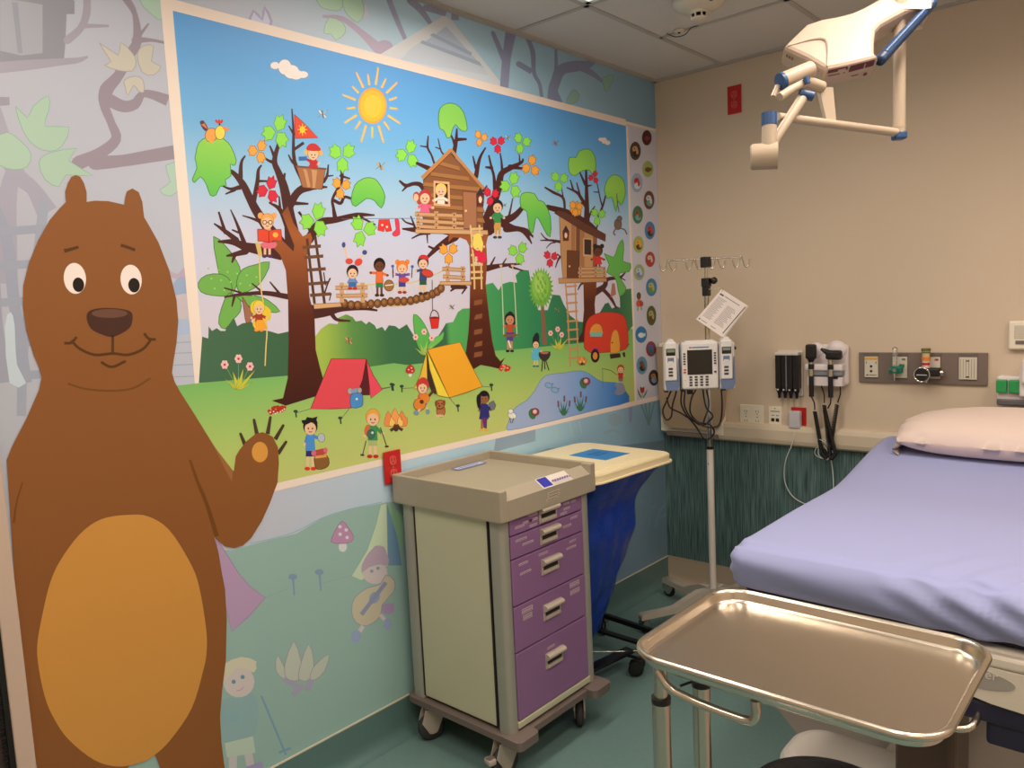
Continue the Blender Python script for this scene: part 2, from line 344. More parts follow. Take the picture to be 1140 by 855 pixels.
# ================================================================ PRINTED WALL ART (flat vinyl on the left wall)
STEP = 0.00002
def col_mat(name, rough=.42):
    M = bpy.data.materials.new(name); M.use_nodes = True; nt = M.node_tree; b = nt.nodes['Principled BSDF']
    a = nt.nodes.new('ShaderNodeVertexColor'); a.layer_name = 'Col'; nt.links.new(a.outputs[0], b.inputs['Base Color'])
    b.inputs['Roughness'].default_value = rough; b.inputs['Specular IOR Level'].default_value = 0.3
    return M
m_print = col_mat('printed_vinyl')
class Art:
    """flat printed artwork on the plane x = 0; shapes laid over each other like ink layers"""
    def __init__(s, base): s.base = base; s.sh = []; s.t = (0, 0, 1.0); s.lo = 0
    def at(s, ox, oy, sc): s.t = (ox, oy, sc); return s
    def pts(s, p):
        if isinstance(p, str): p = [tuple(float(v) for v in q.split(',')) for q in p.split()]
        ox, oy, sc = s.t
        return [(ox+x/sc, oy+y/sc) for x, y in p]
    def poly(s, col, p, sm=0, raw=None, ln=None, lw=1.2):
        q = s.pts(p)
        if sm: q = sm2(q, sm)
        s._add(col, q, raw)
        if ln: s._line(ln, q+[q[0]], lw/s.t[2])
        return s
    def _add(s, col, q, raw=None):
        x0 = min(a for a, b in q); x1 = max(a for a, b in q); y0 = min(b for a, b in q); y1 = max(b for a, b in q)
        L = s.lo
        for (bx, l, *_r) in s.sh:
            if bx[0] < x1 and bx[1] > x0 and bx[2] < y1 and bx[3] > y0 and l >= L: L = l+1
        s.sh.append(((x0, x1, y0, y1), L, col, q, raw))
    def _line(s, col, q, w):
        w = w if isinstance(w, (list, tuple)) else [w]*len(q)
        L_, R_ = [], []
        for i, (x, y) in enumerate(q):
            a = q[max(0, i-1)]; c = q[min(len(q)-1, i+1)]; dx, dy = c[0]-a[0], c[1]-a[1]; l = math.hypot(dx, dy) or 1
            nx, ny = -dy/l*w[i]/2, dx/l*w[i]/2; L_.append((x+nx, y+ny)); R_.append((x-nx, y-ny))
        x0 = min(a for a, b in L_+R_); x1 = max(a for a, b in L_+R_); y0 = min(b for a, b in L_+R_); y1 = max(b for a, b in L_+R_)
        L = s.lo
        for (bx, l, *_r) in s.sh:
            if bx[0] < x1 and bx[1] > x0 and bx[2] < y1 and bx[3] > y0 and l >= L: L = l+1
        s.sh.append(((x0, x1, y0, y1), L, col, (L_, R_), 'strip'))
    def line(s, col, w, p, sm=4, w2=None):
        q = s.pts(p); n = len(q)
        ws = [(w+(((w2 if w2 is not None else w)-w)*i/max(1, n-1)))/s.t[2] for i in range(n)]
        if sm and n > 2:
            v, ws = crom([Vector((a, b, 0)) for a, b in q], ws, sm, False); q = [(a.x, a.y) for a in v]
        s._line(col, q, ws); return s
    def br(s, p, col='4b2320', k=1.0):
        """branch: 'x,y,w x,y,w ...'"""
        t = [tuple(float(v) for v in q.split(',')) for q in p.split()]
        q = s.pts([(a[0], a[1]) for a in t]); ws = [a[2]*k/s.t[2] for a in t]
        if len(q) > 2:
            v, ws = crom([Vector((a, b, 0)) for a, b in q], ws, 4, False); q = [(a.x, a.y) for a in v]
        else: ws = list(ws)
        s._line(col, q, ws)
        (x, y) = q[0]; r = ws[0]/2; s.el0(col, x, y, r*.96, r*.96, 0, 10); return s
    def el0(s, col, cx, cy, rx, ry, rot=0, n=18, raw=None):
        c, sn = math.cos(rot), math.sin(rot)
        s._add(col, [(cx+rx*math.cos(2*PI*i/n)*c-ry*math.sin(2*PI*i/n)*sn, cy+rx*math.cos(2*PI*i/n)*sn+ry*math.sin(2*PI*i/n)*c) for i in range(n)], raw)
    def el(s, col, cx, cy, rx, ry=None, rot=0, n=18, ln=None, lw=1.2):
        ry = rx if ry is None else ry; ox, oy, sc = s.t; k = 1/sc
        if ln: s.el0(ln, ox+cx*k, oy+cy*k, (rx+lw)*k, (ry+lw)*k, rot, n)
        s.el0(col, ox+cx*k, oy+cy*k, rx*k, ry*k, rot, n); return s
    def build(s, name, parent, only=None, kind=None, label=None):
        """all shapes to one mesh in front of x=0"""
        mb = MB(m_print); cols = []; lay = []
        def wp(x, y, L):
            v = on(x, y, 0, 0.0); return (s.base+L*STEP, v.y, v.z)
        for (bx, L, col, q, raw) in s.sh:
            if raw == 'strip':
                mb.m(m_print); A, B = q; n = len(A); nb = len(mb.f)
                mb.add([wp(x, y, L) for x, y in A]+[wp(x, y, L) for x, y in B], [(i, i+1, n+i+1, n+i) for i in range(n-1)])
            else:
                if raw is not None: mb.m(raw)
                else: mb.m(m_print)
                nb = len(mb.f); v = [wp(x, y, L) for x, y in q]
                tri = tessellate_polygon([[Vector(a) for a in v]])
                mb.add(v, [tuple(t_) for t_ in tri])
            cols += [hx(col) if isinstance(col, str) else (col or (1, 1, 1, 1))]*(len(mb.f)-nb)
        # all faces must look into the room
        for i, f in enumerate(mb.f):
            a, b_, c_ = (Vector(mb.v[k]) for k in f[:3])
            if (b_-a).cross(c_-a).x < 0: mb.f[i] = tuple(reversed(f))
        o = obj(name, mb, parent, kind=kind, fix=False, label=label)
        me = o.data; ca = me.color_attributes.new('Col', 'FLOAT_COLOR', 'CORNER')
        for p_ in me.polygons:
            for li in p_.loop_indices: ca.data[li].color = cols[p_.index]
        return o
def sm2(q, k):
    v, _ = crom([Vector((a, b, 0)) for a, b in q], [1]*len(q), k if k > 1 else 4, True); return [(a.x, a.y) for a in v]
def wpx(y, z):     # wall point -> photo pixel, so that whole rectangles can be laid in the same way
    d = Vector((0, y, z))-CAM; zz = d.dot(fw); return (W/2+FPX*d.dot(RT)/zz, H/2-FPX*d.dot(UP)/zz)
def rectpx(y0, y1, z0, z1): return [wpx(y0, z0), wpx(y1, z0), wpx(y1, z1), wpx(y0, z1)]

# ---- pale wallpaper over the whole left wall
wa = Art(0.0006)
g_up = ramp_mat('wallpaper_sky', 1, [(-3.4, 'b0acb0'), (-2.6, 'bebcc4'), (-1.8, 'b4ccd6'), (-1.0, '9cbac6'), (0.0, '82a0ae')])
g_lo = ramp_mat('wallpaper_meadow', 1, [(-3.4, '96aca0'), (-2.0, '96b0a4'), (-1.2, '8aa6a2'), (-0.6, '7c92a0'), (0.0, '74878f')])
wa._add(None, rectpx(DY, 0, COV, RZ-.012), g_up)
wa.at(0, 0, 3.8)
BR = '98888f'; BL = 'b8b6bb'
wa.br('-40,470,90 60,720,70 140,800,60 200,900,90', 'a49ca6').br('60,700,60 30,860,80 20,1200,110', 'a49ca6')
wa.poly('8f8b90', '-60,-20 285,-20 315,5 315,60 282,60 275,200 270,255 160,275 -60,300').poly('a3a0a4', '0,-10 180,20 180,225 90,235 0,215').poly('96939a', '50,10 75,10 95,225 75,225')
wa.br('-40,290,50 120,275,44 260,262,30 330,255,24 372,240,10', 'a2989f').br('285,170,36 340,120,30 365,60,34 368,-20,30', 'a2989f').br('360,110,20 460,110,10', 'a2989f')
wa.br('-20,430,40 40,428,34', '999099')
wa.br('330,690,60 420,650,50 490,590,44 470,520,34 440,440,40 450,380,60 500,320,44 550,230,44 580,170,40 570,60,22 530,-10,34', BR)
wa.br('400,690,60 520,680,50 640,660,55 760,640,60', BR).br('455,420,55 520,450,50 570,440,46 600,400,30 640,400,36 710,425,48', BR).br('570,170,30 640,170,14 700,182,10', BR).br('590,150,16 628,100,8', BR)
def wleaf(a, col, ln, *ps):
    for p in ps: a.poly(col, p, 2, ln=ln, lw=3)
wleaf(wa, 'a9bda4', '8aa890', '65,450 115,500 140,450 205,405 205,470 190,535 292,538 260,620 210,640 150,620 100,560')
wleaf(wa, 'a9bda4', '8aa890', '-20,590 30,560 90,600 130,650 115,705 60,718 0,700 -30,650', '165,690 200,650 325,628 290,680 395,745 280,740 250,790 190,760')
wleaf(wa, 'c6bba9', 'a8988c', '420,182 500,235 510,180 560,225 575,260 560,300 500,298 440,275 470,262', '580,230 605,195 650,195 640,260 680,280 650,318 600,305', '525,340 570,322 605,340 608,390 585,385 565,360 540,405 530,370')
wleaf(wa, 'b0c4ae', '8fae98', '700,700 780,690 790,770 720,830 675,805 720,770', '590,0 640,60 690,85 700,0')
# ladder behind the bear
wa.at(0, 200, 3.8).br('185,100,44 150,400,44 100,700,44 90,1000,40', '9e9ea8').br('-20,120,44 30,260,50 60,520,50 110,860,50', '9a9aa6')
for y in (215, 360, 515, 690, 830): wa.br('-30,%d,36 190,%d,36' % (y+8, y-8), '9c9ca6')
wa.br('-30,420,60 -20,640,70 10,860,90', '9c98a2')
wa.poly('c0c6c8', '20,620 45,560 62,620 70,780 110,860 40,860', 2)
# pale child and planks beside the frame
wa.poly('b9a2b0', '705,380 750,400 790,360 830,365 850,420 790,440 720,410').el('c6b6b6', 770, 520, 55, 70).poly('9aa6bc', '720,470 760,410 830,440 830,520 800,480 740,490', 2).poly('aab4c8', '740,590 790,590 815,650 750,660')
for y in (690, 735, 785, 835, 890, 940): wa.line('98a0b0', 4, '735,%d 870,%d' % (y, y-6), 0)
# upper band
wa.at(300, 0, 3.5625)
wa.poly('cdc4d0', '380,15 395,60 345,80 340,20').br('215,65,12 290,75,20 370,135,26 430,190,44 455,185,40', 'b7a4b4').el('b7a4b4', 455, 185, 34, 26)
wa.br('470,-10,22 505,80,20 540,160,16', 'a09cb0').br('560,0,34 600,40,26 640,95,16', '9a96a8').br('620,30,26 700,55,22', '9a96a8').br('740,-40,30 735,80,30', '9a96a8')
wleaf(wa, 'b7cdb0', '98b49a', '185,-20 240,-20 290,0 280,40 240,40 200,25', '300,-20 360,-10 375,50 350,90 310,60 290,20', '235,70 290,90 300,130 262,160 245,135 215,130')
wa.poly('cfcfd0', '470,225 700,62 915,345').poly('b6bcc6', '520,235 700,105 860,280').poly('c6c8cc', '560,190 600,165 850,270 880,300 520,240')
for a_, b_ in ((('600,165'), ('840,255')), (('640,135'), ('800,215'))): wa.line('a2aab8', 14, a_+' '+b_, 0)
wa.poly('d6d0cc', '440,215 690,62 715,85 500,235').poly('d2cecb', '700,65 722,80 935,350 905,345')
wa.br('885,130,16 915,200,20 935,250,22', '8f8fa6').br('960,110,44 940,230,34 930,350,34', '8f8fa6')
wa.at(560, 0, 4.071).br('110,170,20 135,240,22 140,330,18 165,380,16 175,440,16', '8488a0').br('70,290,26 130,325,24', '8488a0').br('238,200,10 240,320,18 225,400,40 235,470,70', '8488a0').br('230,400,40 260,320,50 330,300,50 390,290,36 440,235,16', '8488a0').br('340,300,34 400,330,26 450,370,14', '8488a0')
wleaf(wa, '8fae9c', '7a9a90', '300,430 320,405 345,430 330,465 285,470', '455,350 500,340 490,380 470,420 455,390')
wa.poly('7c84a0', '795,430 1010,430 850,455', 0) if False else None
wa.at(170, 0, 1.0)
wleaf(wa, 'c9c2d0', 'a8a0b8', '108,30 112,12 122,22 124,8 132,24 126,34')
# meadow under the picture
wa.at(0, 0, 1.0)
z_h = [(-3.39, .98), (-2.6, 1.0)]
wa._add(None, [wpx(DY, COV), wpx(DY, 1.02), (200, 615), (260, 612), (300, 601), (330, 594), (358, 577), (388, 567), (426, 560), (452, 556), wpx(-1.1, 1.0), wpx(-.6, .92), wpx(0, .86), wpx(0, COV)], g_lo)
wa.at(240, 560, 4.75)
wa.line('88a8b8', 4, '180,215 400,160 560,80 700,35 880,-5')
wa.poly('b592ad', '-20,60 15,200 45,250 120,370 180,440 262,500 175,600 85,678 55,560 30,380', ln='9a7f9c', lw=4).line('8fa0a0', 3, '262,500 390,450', 0).line('8fa0a0', 3, '555,428 715,382', 0)
for x, y in ((408, 390), (548, 365)): wa.el('7f94a8', x, y, 24, 16).line('7f94a8', 12, '%d,%d %d,%d' % (x, y, x+8, y+100), 0, 8)
wa.el('d8d0cc', 672, 232, 22, 26).poly('ba8aa6', '610,205 630,150 668,95 700,130 728,175 715,205 665,214', 2, ln='9a7090', lw=4)
for x, y in ((657, 125), (690, 142), (658, 165), (695, 182)): wa.el('dccfd6', x, y, 9)
wa.poly('c3ccab', '872,10 905,0 912,330 770,410 718,385 800,250 845,120', ln='94a890', lw=4).poly('7391a8', '905,0 960,180 985,330 912,330').poly('93b890', '905,0 985,60 985,250')
wa.poly('b29aa8', '770,360 790,290 830,240 850,225 890,232 905,270 915,320 850,350', 2).el('cbb8b4', 842, 370, 66, 58).el('7c98a0', 825, 360, 9).el('7c98a0', 858, 345, 9).poly('b29aa8', '770,370 800,300 870,290 915,330 870,325 810,340', 2)
wa.poly('c4b69a', '735,500 800,450 870,430 900,380 945,410 940,470 880,540 870,600 800,650 740,630 718,570', 2, ln='9a94a8', lw=5).el('8f9cb4', 840, 500, 26, 34, .6).line('8f8fa8', 22, '770,590 900,420', 0)
wa.line('ccbcb8', 22, '780,650 745,700', 0).el('98a0bc', 742, 705, 26, 34, .4).line('ccbcb8', 20, '870,590 910,635', 0).el('98a0bc', 908, 640, 22, 30).poly('a890b0', '880,540 940,530 940,580 890,585', 2)
def flames(a, col, ln, k, ox, oy):
    for p in ('0,0 30,-70 45,-120 70,-60 80,0', '70,0 90,-80 125,-150 150,-90 155,-40 150,10', '140,0 160,-40 205,-95 205,-30 190,20'):
        q = ' '.join('%f,%f' % (ox+float(v.split(',')[0])*k, oy+float(v.split(',')[1])*k) for v in p.split())
        a.poly(col, q, 2, ln=ln, lw=3)
wa.at(300, 700, 7.125)
wa.poly('bcbcaa', '110,400 50,330 60,210 110,290 150,400', 2, ln='a08c9c', lw=5).poly('bcbcaa', '140,400 120,290 190,100 250,260 250,400', 2, ln='a08c9c', lw=5).poly('bcbcaa', '230,400 250,270 310,120 350,250 330,400', 2, ln='a08c9c', lw=5).poly('bcbcaa', '320,400 350,300 470,200 440,330 370,400', 2, ln='a08c9c', lw=5).line('a59cae', 40, '110,400 250,470', 0).line('a59cae', 40, '180,530 260,450', 0).line('a59cae', 46, '300,490 330,400', 0)
wa.at(0, 630, 3.8)
wa.poly('8fa9a6', '930,570 1010,560 1060,535 1090,580 1085,700 1040,750 940,745', 2).poly('d0c4a8', '955,410 1030,388 1080,410 1075,450 1000,440 960,480', 2).el('cdbcb4', 1010, 490, 66, 66).poly('d0c4a8', '945,420 1020,385 1085,405 1060,440 1000,430 950,490', 2)
wa.el('6f8c98', 988, 490, 9).el('6f8c98', 1026, 470, 9).line('c890a8', 4, '1000,528 1018,524 1030,512')
wa.poly('b9c4ae', '950,750 1070,720 1080,790 960,810').line('c6b8b4', 34, '985,800 985,860', 0).line('c6b8b4', 34, '1050,795 1060,850', 0).poly('a094b4', '1040,850 1110,825 1115,860 1050,870').line('7c98a8', 9, '1105,550 1210,800', 0).el('8aa8a8', 990, 640, 24, 24)
wa.line('7c98a8', 10, '1180,790 1230,770', 0)
# pale shapes seen to the right of the carts
wa.at(560, 370, 5.7)
wa.poly('8fa0ae', '-40,640 30,620 205,600 205,690 -60,760').line('a8bcc0', 12, '335,600 345,680', 0).line('a8bcc0', 9, '420,560 440,660', 0).line('a8bcc0', 9, '480,560 500,640', 0)
wa.el('93a6ac', 708, 555, 42, 42).poly('93a6ac', '660,520 690,530 690,560').poly('93a6ac', '750,520 730,530 735,560').line('93a6ac', 14, '640,640 700,620 760,650').poly('8d8fb0', '795,455 825,455 815,570 800,570')
for x in (870, 900, 930, 960): wa.line('6f8c90', 9, '%d,590 %d,440' % (925, x), 0)
wa.at(560, 480, 5.18)
for p in ('780,560 830,480 880,420', '840,560 850,440 840,330', '880,560 900,470 950,400', '900,500 1000,450', '860,440 760,380'): wa.line('76909a', 12, p)
wallpaper = wa.build('wallpaper', wall_left, kind='structure')
# ---- the framed forest camp picture
A_ = (200, 40, 4.75); B_ = (200, 200, 4.75); C_ = (200, 360, 4.75); D_ = (420, 40, 4.75); E_ = (420, 200, 4.75); F_ = (420, 350, 4.75)
G_ = (560, 100, 5.7); H_ = (560, 240, 5.7); I_ = (560, 370, 5.7)
PY0, PY1, PZ0, PZ1 = -2.802, -.313, 1.134, 2.635
mural = thing('wall_mural', 'large colourful mural of children camping among treehouses, in a cream border on the left wall', 'mural', (0, (PY0+PY1)/2, PZ0))
mu = Art(0.0014)
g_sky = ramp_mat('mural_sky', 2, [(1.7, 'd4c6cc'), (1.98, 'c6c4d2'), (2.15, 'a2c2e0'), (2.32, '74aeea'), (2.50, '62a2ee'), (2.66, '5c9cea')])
g_gr = ramp_mat('mural_grass', 2, [(1.12, 'c4c270'), (1.3, 'aec064'), (1.48, '82b45e'), (1.62, '58a254')])
g_h1 = ramp_mat('mural_hedge', 1, [(-2.8, '46684a'), (-2.44, '3c6040'), (-2.42, 'b0bc48'), (-2.33, '98b048'), (-2.22, '5c8a44'), (-2.05, '3a6a42'), (-1.74, '386444'), (-1.72, '56a454'), (-1.45, '429454'), (-1.15, '2e8050'), (-.8, '286a48'), (-.45, '2c6444'), (-.3, '48804a')])
g_tk = ramp_mat('mural_trunk', 2, [(1.4, '42180f'), (1.7, '5a2414'), (1.98, 'a3582c'), (2.10, '7a4026'), (2.22, '4b2320')])
g_pond = ramp_mat('mural_pond', 1, [(-1.1, 'a0acca'), (-.8, '7ea0ce'), (-.5, '4480c0'), (-.31, '3068ac')])
g_blob = ramp_mat('mural_leaf_green', 2, [(1.6, '6aa84e'), (2.1, '66bc4c'), (2.3, '9ccf50'), (2.5, '86c452')])
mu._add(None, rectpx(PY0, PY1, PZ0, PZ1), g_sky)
# meadow
gl = [(190, 430), (226, 426), (300, 418), (360, 413), (420, 402), (470, 392), (560, 388), (610, 380), (650, 374), (704, 366)]
mu._add(None, gl+[wpx(PY1, PZ0), wpx(PY0, PZ0)], g_gr)
mu.at(*C_)
# hedges
mu.at(*B_).poly(None, '100,1075 118,830 150,840 152,775 170,800 195,785 215,800 240,800 255,760 232,680 262,695 290,740 303,775 330,760 380,752 400,790 470,800 520,815 590,800 590,1035', raw=g_h1)
mu.poly(None, '700,1020 715,830 745,790 790,760 835,765 838,730 880,712 915,728 930,750 960,745 985,765 1000,750 1030,770 1040,790 1070,778 1085,800 1105,770 1140,775 1160,790 1200,765 1240,830 1270,800 1300,850 1340,920 1320,960 1290,970 1200,980 1130,970 1000,990 760,1030', raw=g_h1)
mu.at(*E_).poly(None, '250,900 300,860 345,790 362,760 400,752 425,700 450,682 500,680 500,960 250,960', raw=g_h1)
mu.poly(None, '560,900 570,555 610,545 640,585 660,552 700,540 738,545 730,505 760,476 800,480 815,560 850,690 900,690 925,608 965,612 985,660 1020,720 1060,750 1150,760 1240,800 1240,850 1000,870 760,895 620,905', raw=g_h1)
mu.at(*H_).poly(None, '560,800 610,620 645,560 668,552 690,590 720,575 742,585 738,492 770,470 812,462 822,700 790,740', raw=g_h1)
# big patterned leaves
def leafy(p, col='74aa4c', ln='3e6a38'): mu.poly(col, p, 2, ln=ln, lw=4)
mu.at(*B_); leafy('178,300 250,360 300,430 322,490 300,560 265,620 225,560 195,440'); leafy('97,545 140,505 220,500 270,540 265,610 170,612 110,592'); leafy('300,540 330,475 400,450 475,435 450,510 400,570 320,600'); leafy('260,600 320,640 318,700 280,740 240,790 205,760 220,680'); leafy('300,620 400,615 470,640 530,698 470,700 400,690')
for k in range(16): mu.el('9cc868', 150+17*k % 320, 470+(k*53) % 150, 5)
# pond
mu.at(*I_).poly(None, '30,622 32,575 60,500 100,460 150,430 200,370 240,300 290,268 380,258 440,248 500,245 550,265 600,300 640,315 700,318 745,330 775,370 799,440 640,480 400,540 200,588', 2, raw=g_pond, ln='4f7aa8', lw=3)
# ---- trees
DB = '4b2320'
mu.at(*B_)
mu.br('540,390,74 440,372,62 350,355,46 280,330,32 200,328,10').br('300,320,30 235,270,22 180,232,8').br('240,280,20 205,170,10').br('340,335,24 300,230,14 268,158,6').br('310,280,12 275,265,8')
mu.br('350,380,34 290,395,24 245,404,8').br('290,400,22 275,440,8').br('430,225,18 380,205,12 330,190,6')
mu.at(*A_).br('545,1120,70 420,950,48 370,860,42 330,780,36 270,715,20 238,735,8').br('320,750,26 325,670,16 346,633,8').br('320,800,26 270,810,16 222,792,7').br('290,815,16 240,837,7')
mu.br('390,880,26 410,770,22 415,710,16 432,683,8').br('415,768,14 482,768,8')
mu.br('600,1100,90 580,960,60 550,800,46 520,720,34 500,660,28 525,560,18').br('505,672,24 470,660,14 445,642,8').br('500,640,18 475,580,8').br('545,780,20 555,725,10')
mu.br('575,910,44 620,830,40 680,800,44 780,800,8').br('650,760,30 605,660,20 600,500,12 592,385,7').br('605,600,16 655,565,16').br('610,680,18 590,660,12 574,628,7').br('602,520,14 575,475,6').br('760,770,20 778,740,14 785,680,7').br('780,742,10 812,738,6')
mu.at(*B_).br('575,260,36 530,160,24 470,120,8').br('530,160,16 525,88,7').br('600,125,22 680,128,10')
mu.br('680,320,50 740,230,44 830,212,32 940,187,26 1030,188,8').br('940,190,16 1036,240,7').br('822,210,26 812,150,16 808,100,14 850,20,16 858,-30,18 845,-75,8').br('815,110,18 850,125,18 870,92,16 905,100,14').br('850,-20,14 900,-5,8').br('700,290,26 680,250,18 650,200,12 628,170,14')
mu.br('575,620,30 450,600,24 320,607,16 233,622,8').br('320,597,12 233,572,7').br('290,610,16 275,672,7').br('430,590,12 380,548,6').br('525,600,14 475,540,7')
mu.br('690,700,80 780,700,44 850,685,28 960,680,22 1045,692,10').br('800,705,26 830,740,18 902,747,9')
mu.poly(None, '575,860 572,640 560,480 530,400 480,345 520,300 600,380 605,350 575,270 540,180 570,140 600,230 650,300 690,280 700,310 690,360 672,400 685,620 700,680 712,730 718,900 740,990 768,1090 720,1145 560,1195 485,1168 545,1155 570,1050', raw=g_tk)
# tree 2
mu.at(*E_)
mu.br('410,300,50 330,350,30 290,385,22 235,440,10').br('310,372,16 268,352,10').br('390,278,40 300,262,34 200,265,28 130,260,8').br('200,262,14 188,225,10 175,192,7').br('195,240,12 150,225,9 128,203,7').br('275,285,14 225,290,12 180,312,7').br('262,288,10 265,337,5')
mu.br('560,280,70 600,160,48 640,40,40 655,-30,32 700,-60,28 760,-90,16 770,-112,8').br('700,-68,26 790,-55,8').br('660,-40,16 655,-100,10 648,-142,7').br('752,-92,10 750,-135,5').br('622,60,22 615,-20,14 604,-60,14 588,-130,8').br('604,-62,18 570,-66,10')
mu.br('520,-15,26 540,-110,16 572,-170,8').br('520,-60,14 504,-125,7').br('400,-120,26 415,-200,20 420,-270,8').br('420,-212,20 472,-214,12').br('412,-170,16 400,-210,12 384,-245,7').br('305,-70,12 285,-130,10 265,-170,12 268,-232,7').br('265,-172,10 225,-178,6').br('352,-130,10 335,-155,8 320,-218,5').br('335,-160,8 305,-172,5').br('275,-58,26 235,-75,20 160,-108,9')
mu.br('270,90,34 230,30,26 190,22,20 150,32,20 115,5,10').br('155,35,14 130,62,7').br('560,60,14 580,30,6')
mu.br('580,260,80 650,225,46 720,195,34 778,135,22').br('680,262,36 760,265,26 812,330,9').br('790,293,10 825,295,6').br('690,215,14 705,150,9 715,98,6').br('693,190,10 720,185,6')
mu.br('575,470,34 650,455,22 755,445,9').br('700,460,14 772,482,7').br('600,450,12 622,408,6').br('660,450,10 682,415,5').br('420,565,16 385,590,9').br('400,565,30 470,570,18').br('470,570,12 445,605,7')
mu.poly(None, '380,280 588,280 575,340 580,430 572,560 590,720 606,850 625,930 650,960 675,940 655,975 692,985 640,1000 600,990 545,980 505,1005 465,930 480,812 487,712 490,480 485,350 470,320 440,308 400,305 375,330', raw=g_tk)
for k, y in enumerate((640, 715, 795, 860, 915)): mu.poly('8a5230', '%d,%d %d,%d %d,%d %d,%d' % (512+8*(k % 2), y, 555, y-8, 552, y+18, 510, y+26))
# tree 3
mu.at(*G_).br('530,990,60 530,855,40 530,700,26 525,495,12').br('520,600,18 480,512,8').br('530,612,16 562,605,7').br('525,740,24 490,680,20 465,650,18 402,620,8').br('445,640,14 425,570,7').br('490,680,14 465,588,7').br('520,720,12 472,720,6').br('535,830,16 560,770,10 582,738,7').br('590,830,12 630,740,14 655,650,7').br('630,745,10 615,690,8 595,590,6').br('600,650,8 572,648,5')
mu.br('390,790,14 382,690,16 320,652,18 262,618,10').br('382,695,10 370,620,6').br('575,900,60 520,850,58 400,780,46 272,742,30').br('480,840,10 495,765,5')
mu.at(*H_).br('370,168,20 300,157,14 235,158,7').br('290,157,12 262,140,8 238,110,6').br('330,170,10 300,178,8 272,208,5').br('360,262,16 345,290,10 330,332,6').br('362,262,10 342,242,6').br('505,430,14 490,440,12 473,472,7')
mu.br('560,500,50 640,450,32 660,405,26 740,392,18 776,360,8').br('740,392,10 776,412,6').br('630,465,24 680,520,22 720,590,10').br('580,110,12 600,60,8').br('10,60,50 70,80,34 150,95,24 190,140,8').br('150,105,16 180,180,9')
mu.poly(None, '508,420 592,420 590,480 580,560 585,640 520,800 465,802 500,740 512,600', raw=g_tk)
mu.poly('b0705c', '690,430 708,430 716,500 680,520')
# green crowns
def crown(a, p): mu.at(*a).poly(None, p, 2, raw=g_blob, ln='3f7c38', lw=4)
crown(A_, '85,620 100,565 150,535 230,545 272,590 298,660 285,686 266,678 270,740 240,760 245,790 212,797 190,842 160,842 142,790 110,745 78,776 66,755 90,700 80,650')
crown(B_, '905,110 925,30 960,0 990,-10 1030,-4 1060,30 1085,90 1065,152 1030,112 985,100 930,142')
crown(D_, '322,440 330,385 365,358 415,362 455,405 475,490 455,505 430,490 412,468 395,500 385,535 368,538 350,500 330,490')
crown(E_, '755,90 780,68 830,75 850,110 880,120 915,200 912,305 880,262 850,205 835,210 822,282 800,260 790,170 760,150')
crown(G_, '418,432 462,430 480,390 540,375 578,415 588,490 575,545 555,520 530,508 490,520 455,545 418,520')
crown(G_, '643,620 668,560 715,538 762,575 775,650 765,700 745,735 730,705 715,775 700,720 685,680 660,690 645,655')
crown(H_, '640,240 700,265 725,200 757,150 765,220 760,290 808,305 800,355 750,362 735,385 775,450 775,482 738,512 722,430 700,385 655,360 672,310')
# maple leaf clusters
def leaf(col, x, y, r, an, ln):
    p = []
    for dg, rr in ((0, 1.0), (22, .66), (42, .92), (68, .62), (100, .62), (140, .46), (180, .6), (220, .46), (260, .62), (292, .62), (318, .92), (338, .66)):
        t = an+math.radians(dg); p.append('%f,%f' % (x+rr*r*math.cos(t)*.8, y+rr*r*math.sin(t)))
    mu.poly(col, ' '.join(p), ln=ln, lw=3)
def lf3(a, col, x, y, r, ln, an=-1.57):
    mu.at(*a)
    for k in range(3):
        t = an+2*PI*k/3+.2; leaf(col, x+r*.55*math.cos(t)*.85, y+r*.55*math.sin(t), r*.82, t, ln)
GR, OR, RD = ('8ed44a', '4f8a30'), ('f0a03c', 'a85a20'), ('d8283c', '901828')
for a, c_, x, y, r in ((A_, GR, 512, 508, 74), (A_, OR, 415, 610, 52), (A_, RD, 470, 815, 60), (A_, GR, 858, 635, 70), (A_, OR, 852, 800, 50), (B_, GR, 715, 215, 76), (B_, GR, 965, 268, 70), (D_, GR, 162, 625, 62), (D_, OR, 545, 540, 36), (D_, RD, 634, 570, 40), (D_, GR, 762, 565, 48), (D_, OR, 812, 690, 48), (D_, GR, 708, 790, 58), (E_, RD, 600, 85, 42), (E_, OR, 375, 385, 50), (E_, GR, 745, 385, 52), (E_, RD, 915, 415, 38), (E_, OR, 1050, 155, 32), (G_, GR, 355, 575, 56), (G_, RD, 575, 555, 34), (G_, OR, 460, 750, 44), (G_, GR, 600, 800, 48)):
    lf3(a, c_[0], x, y, r, c_[1], an=-1.57+(x % 7)*.2)
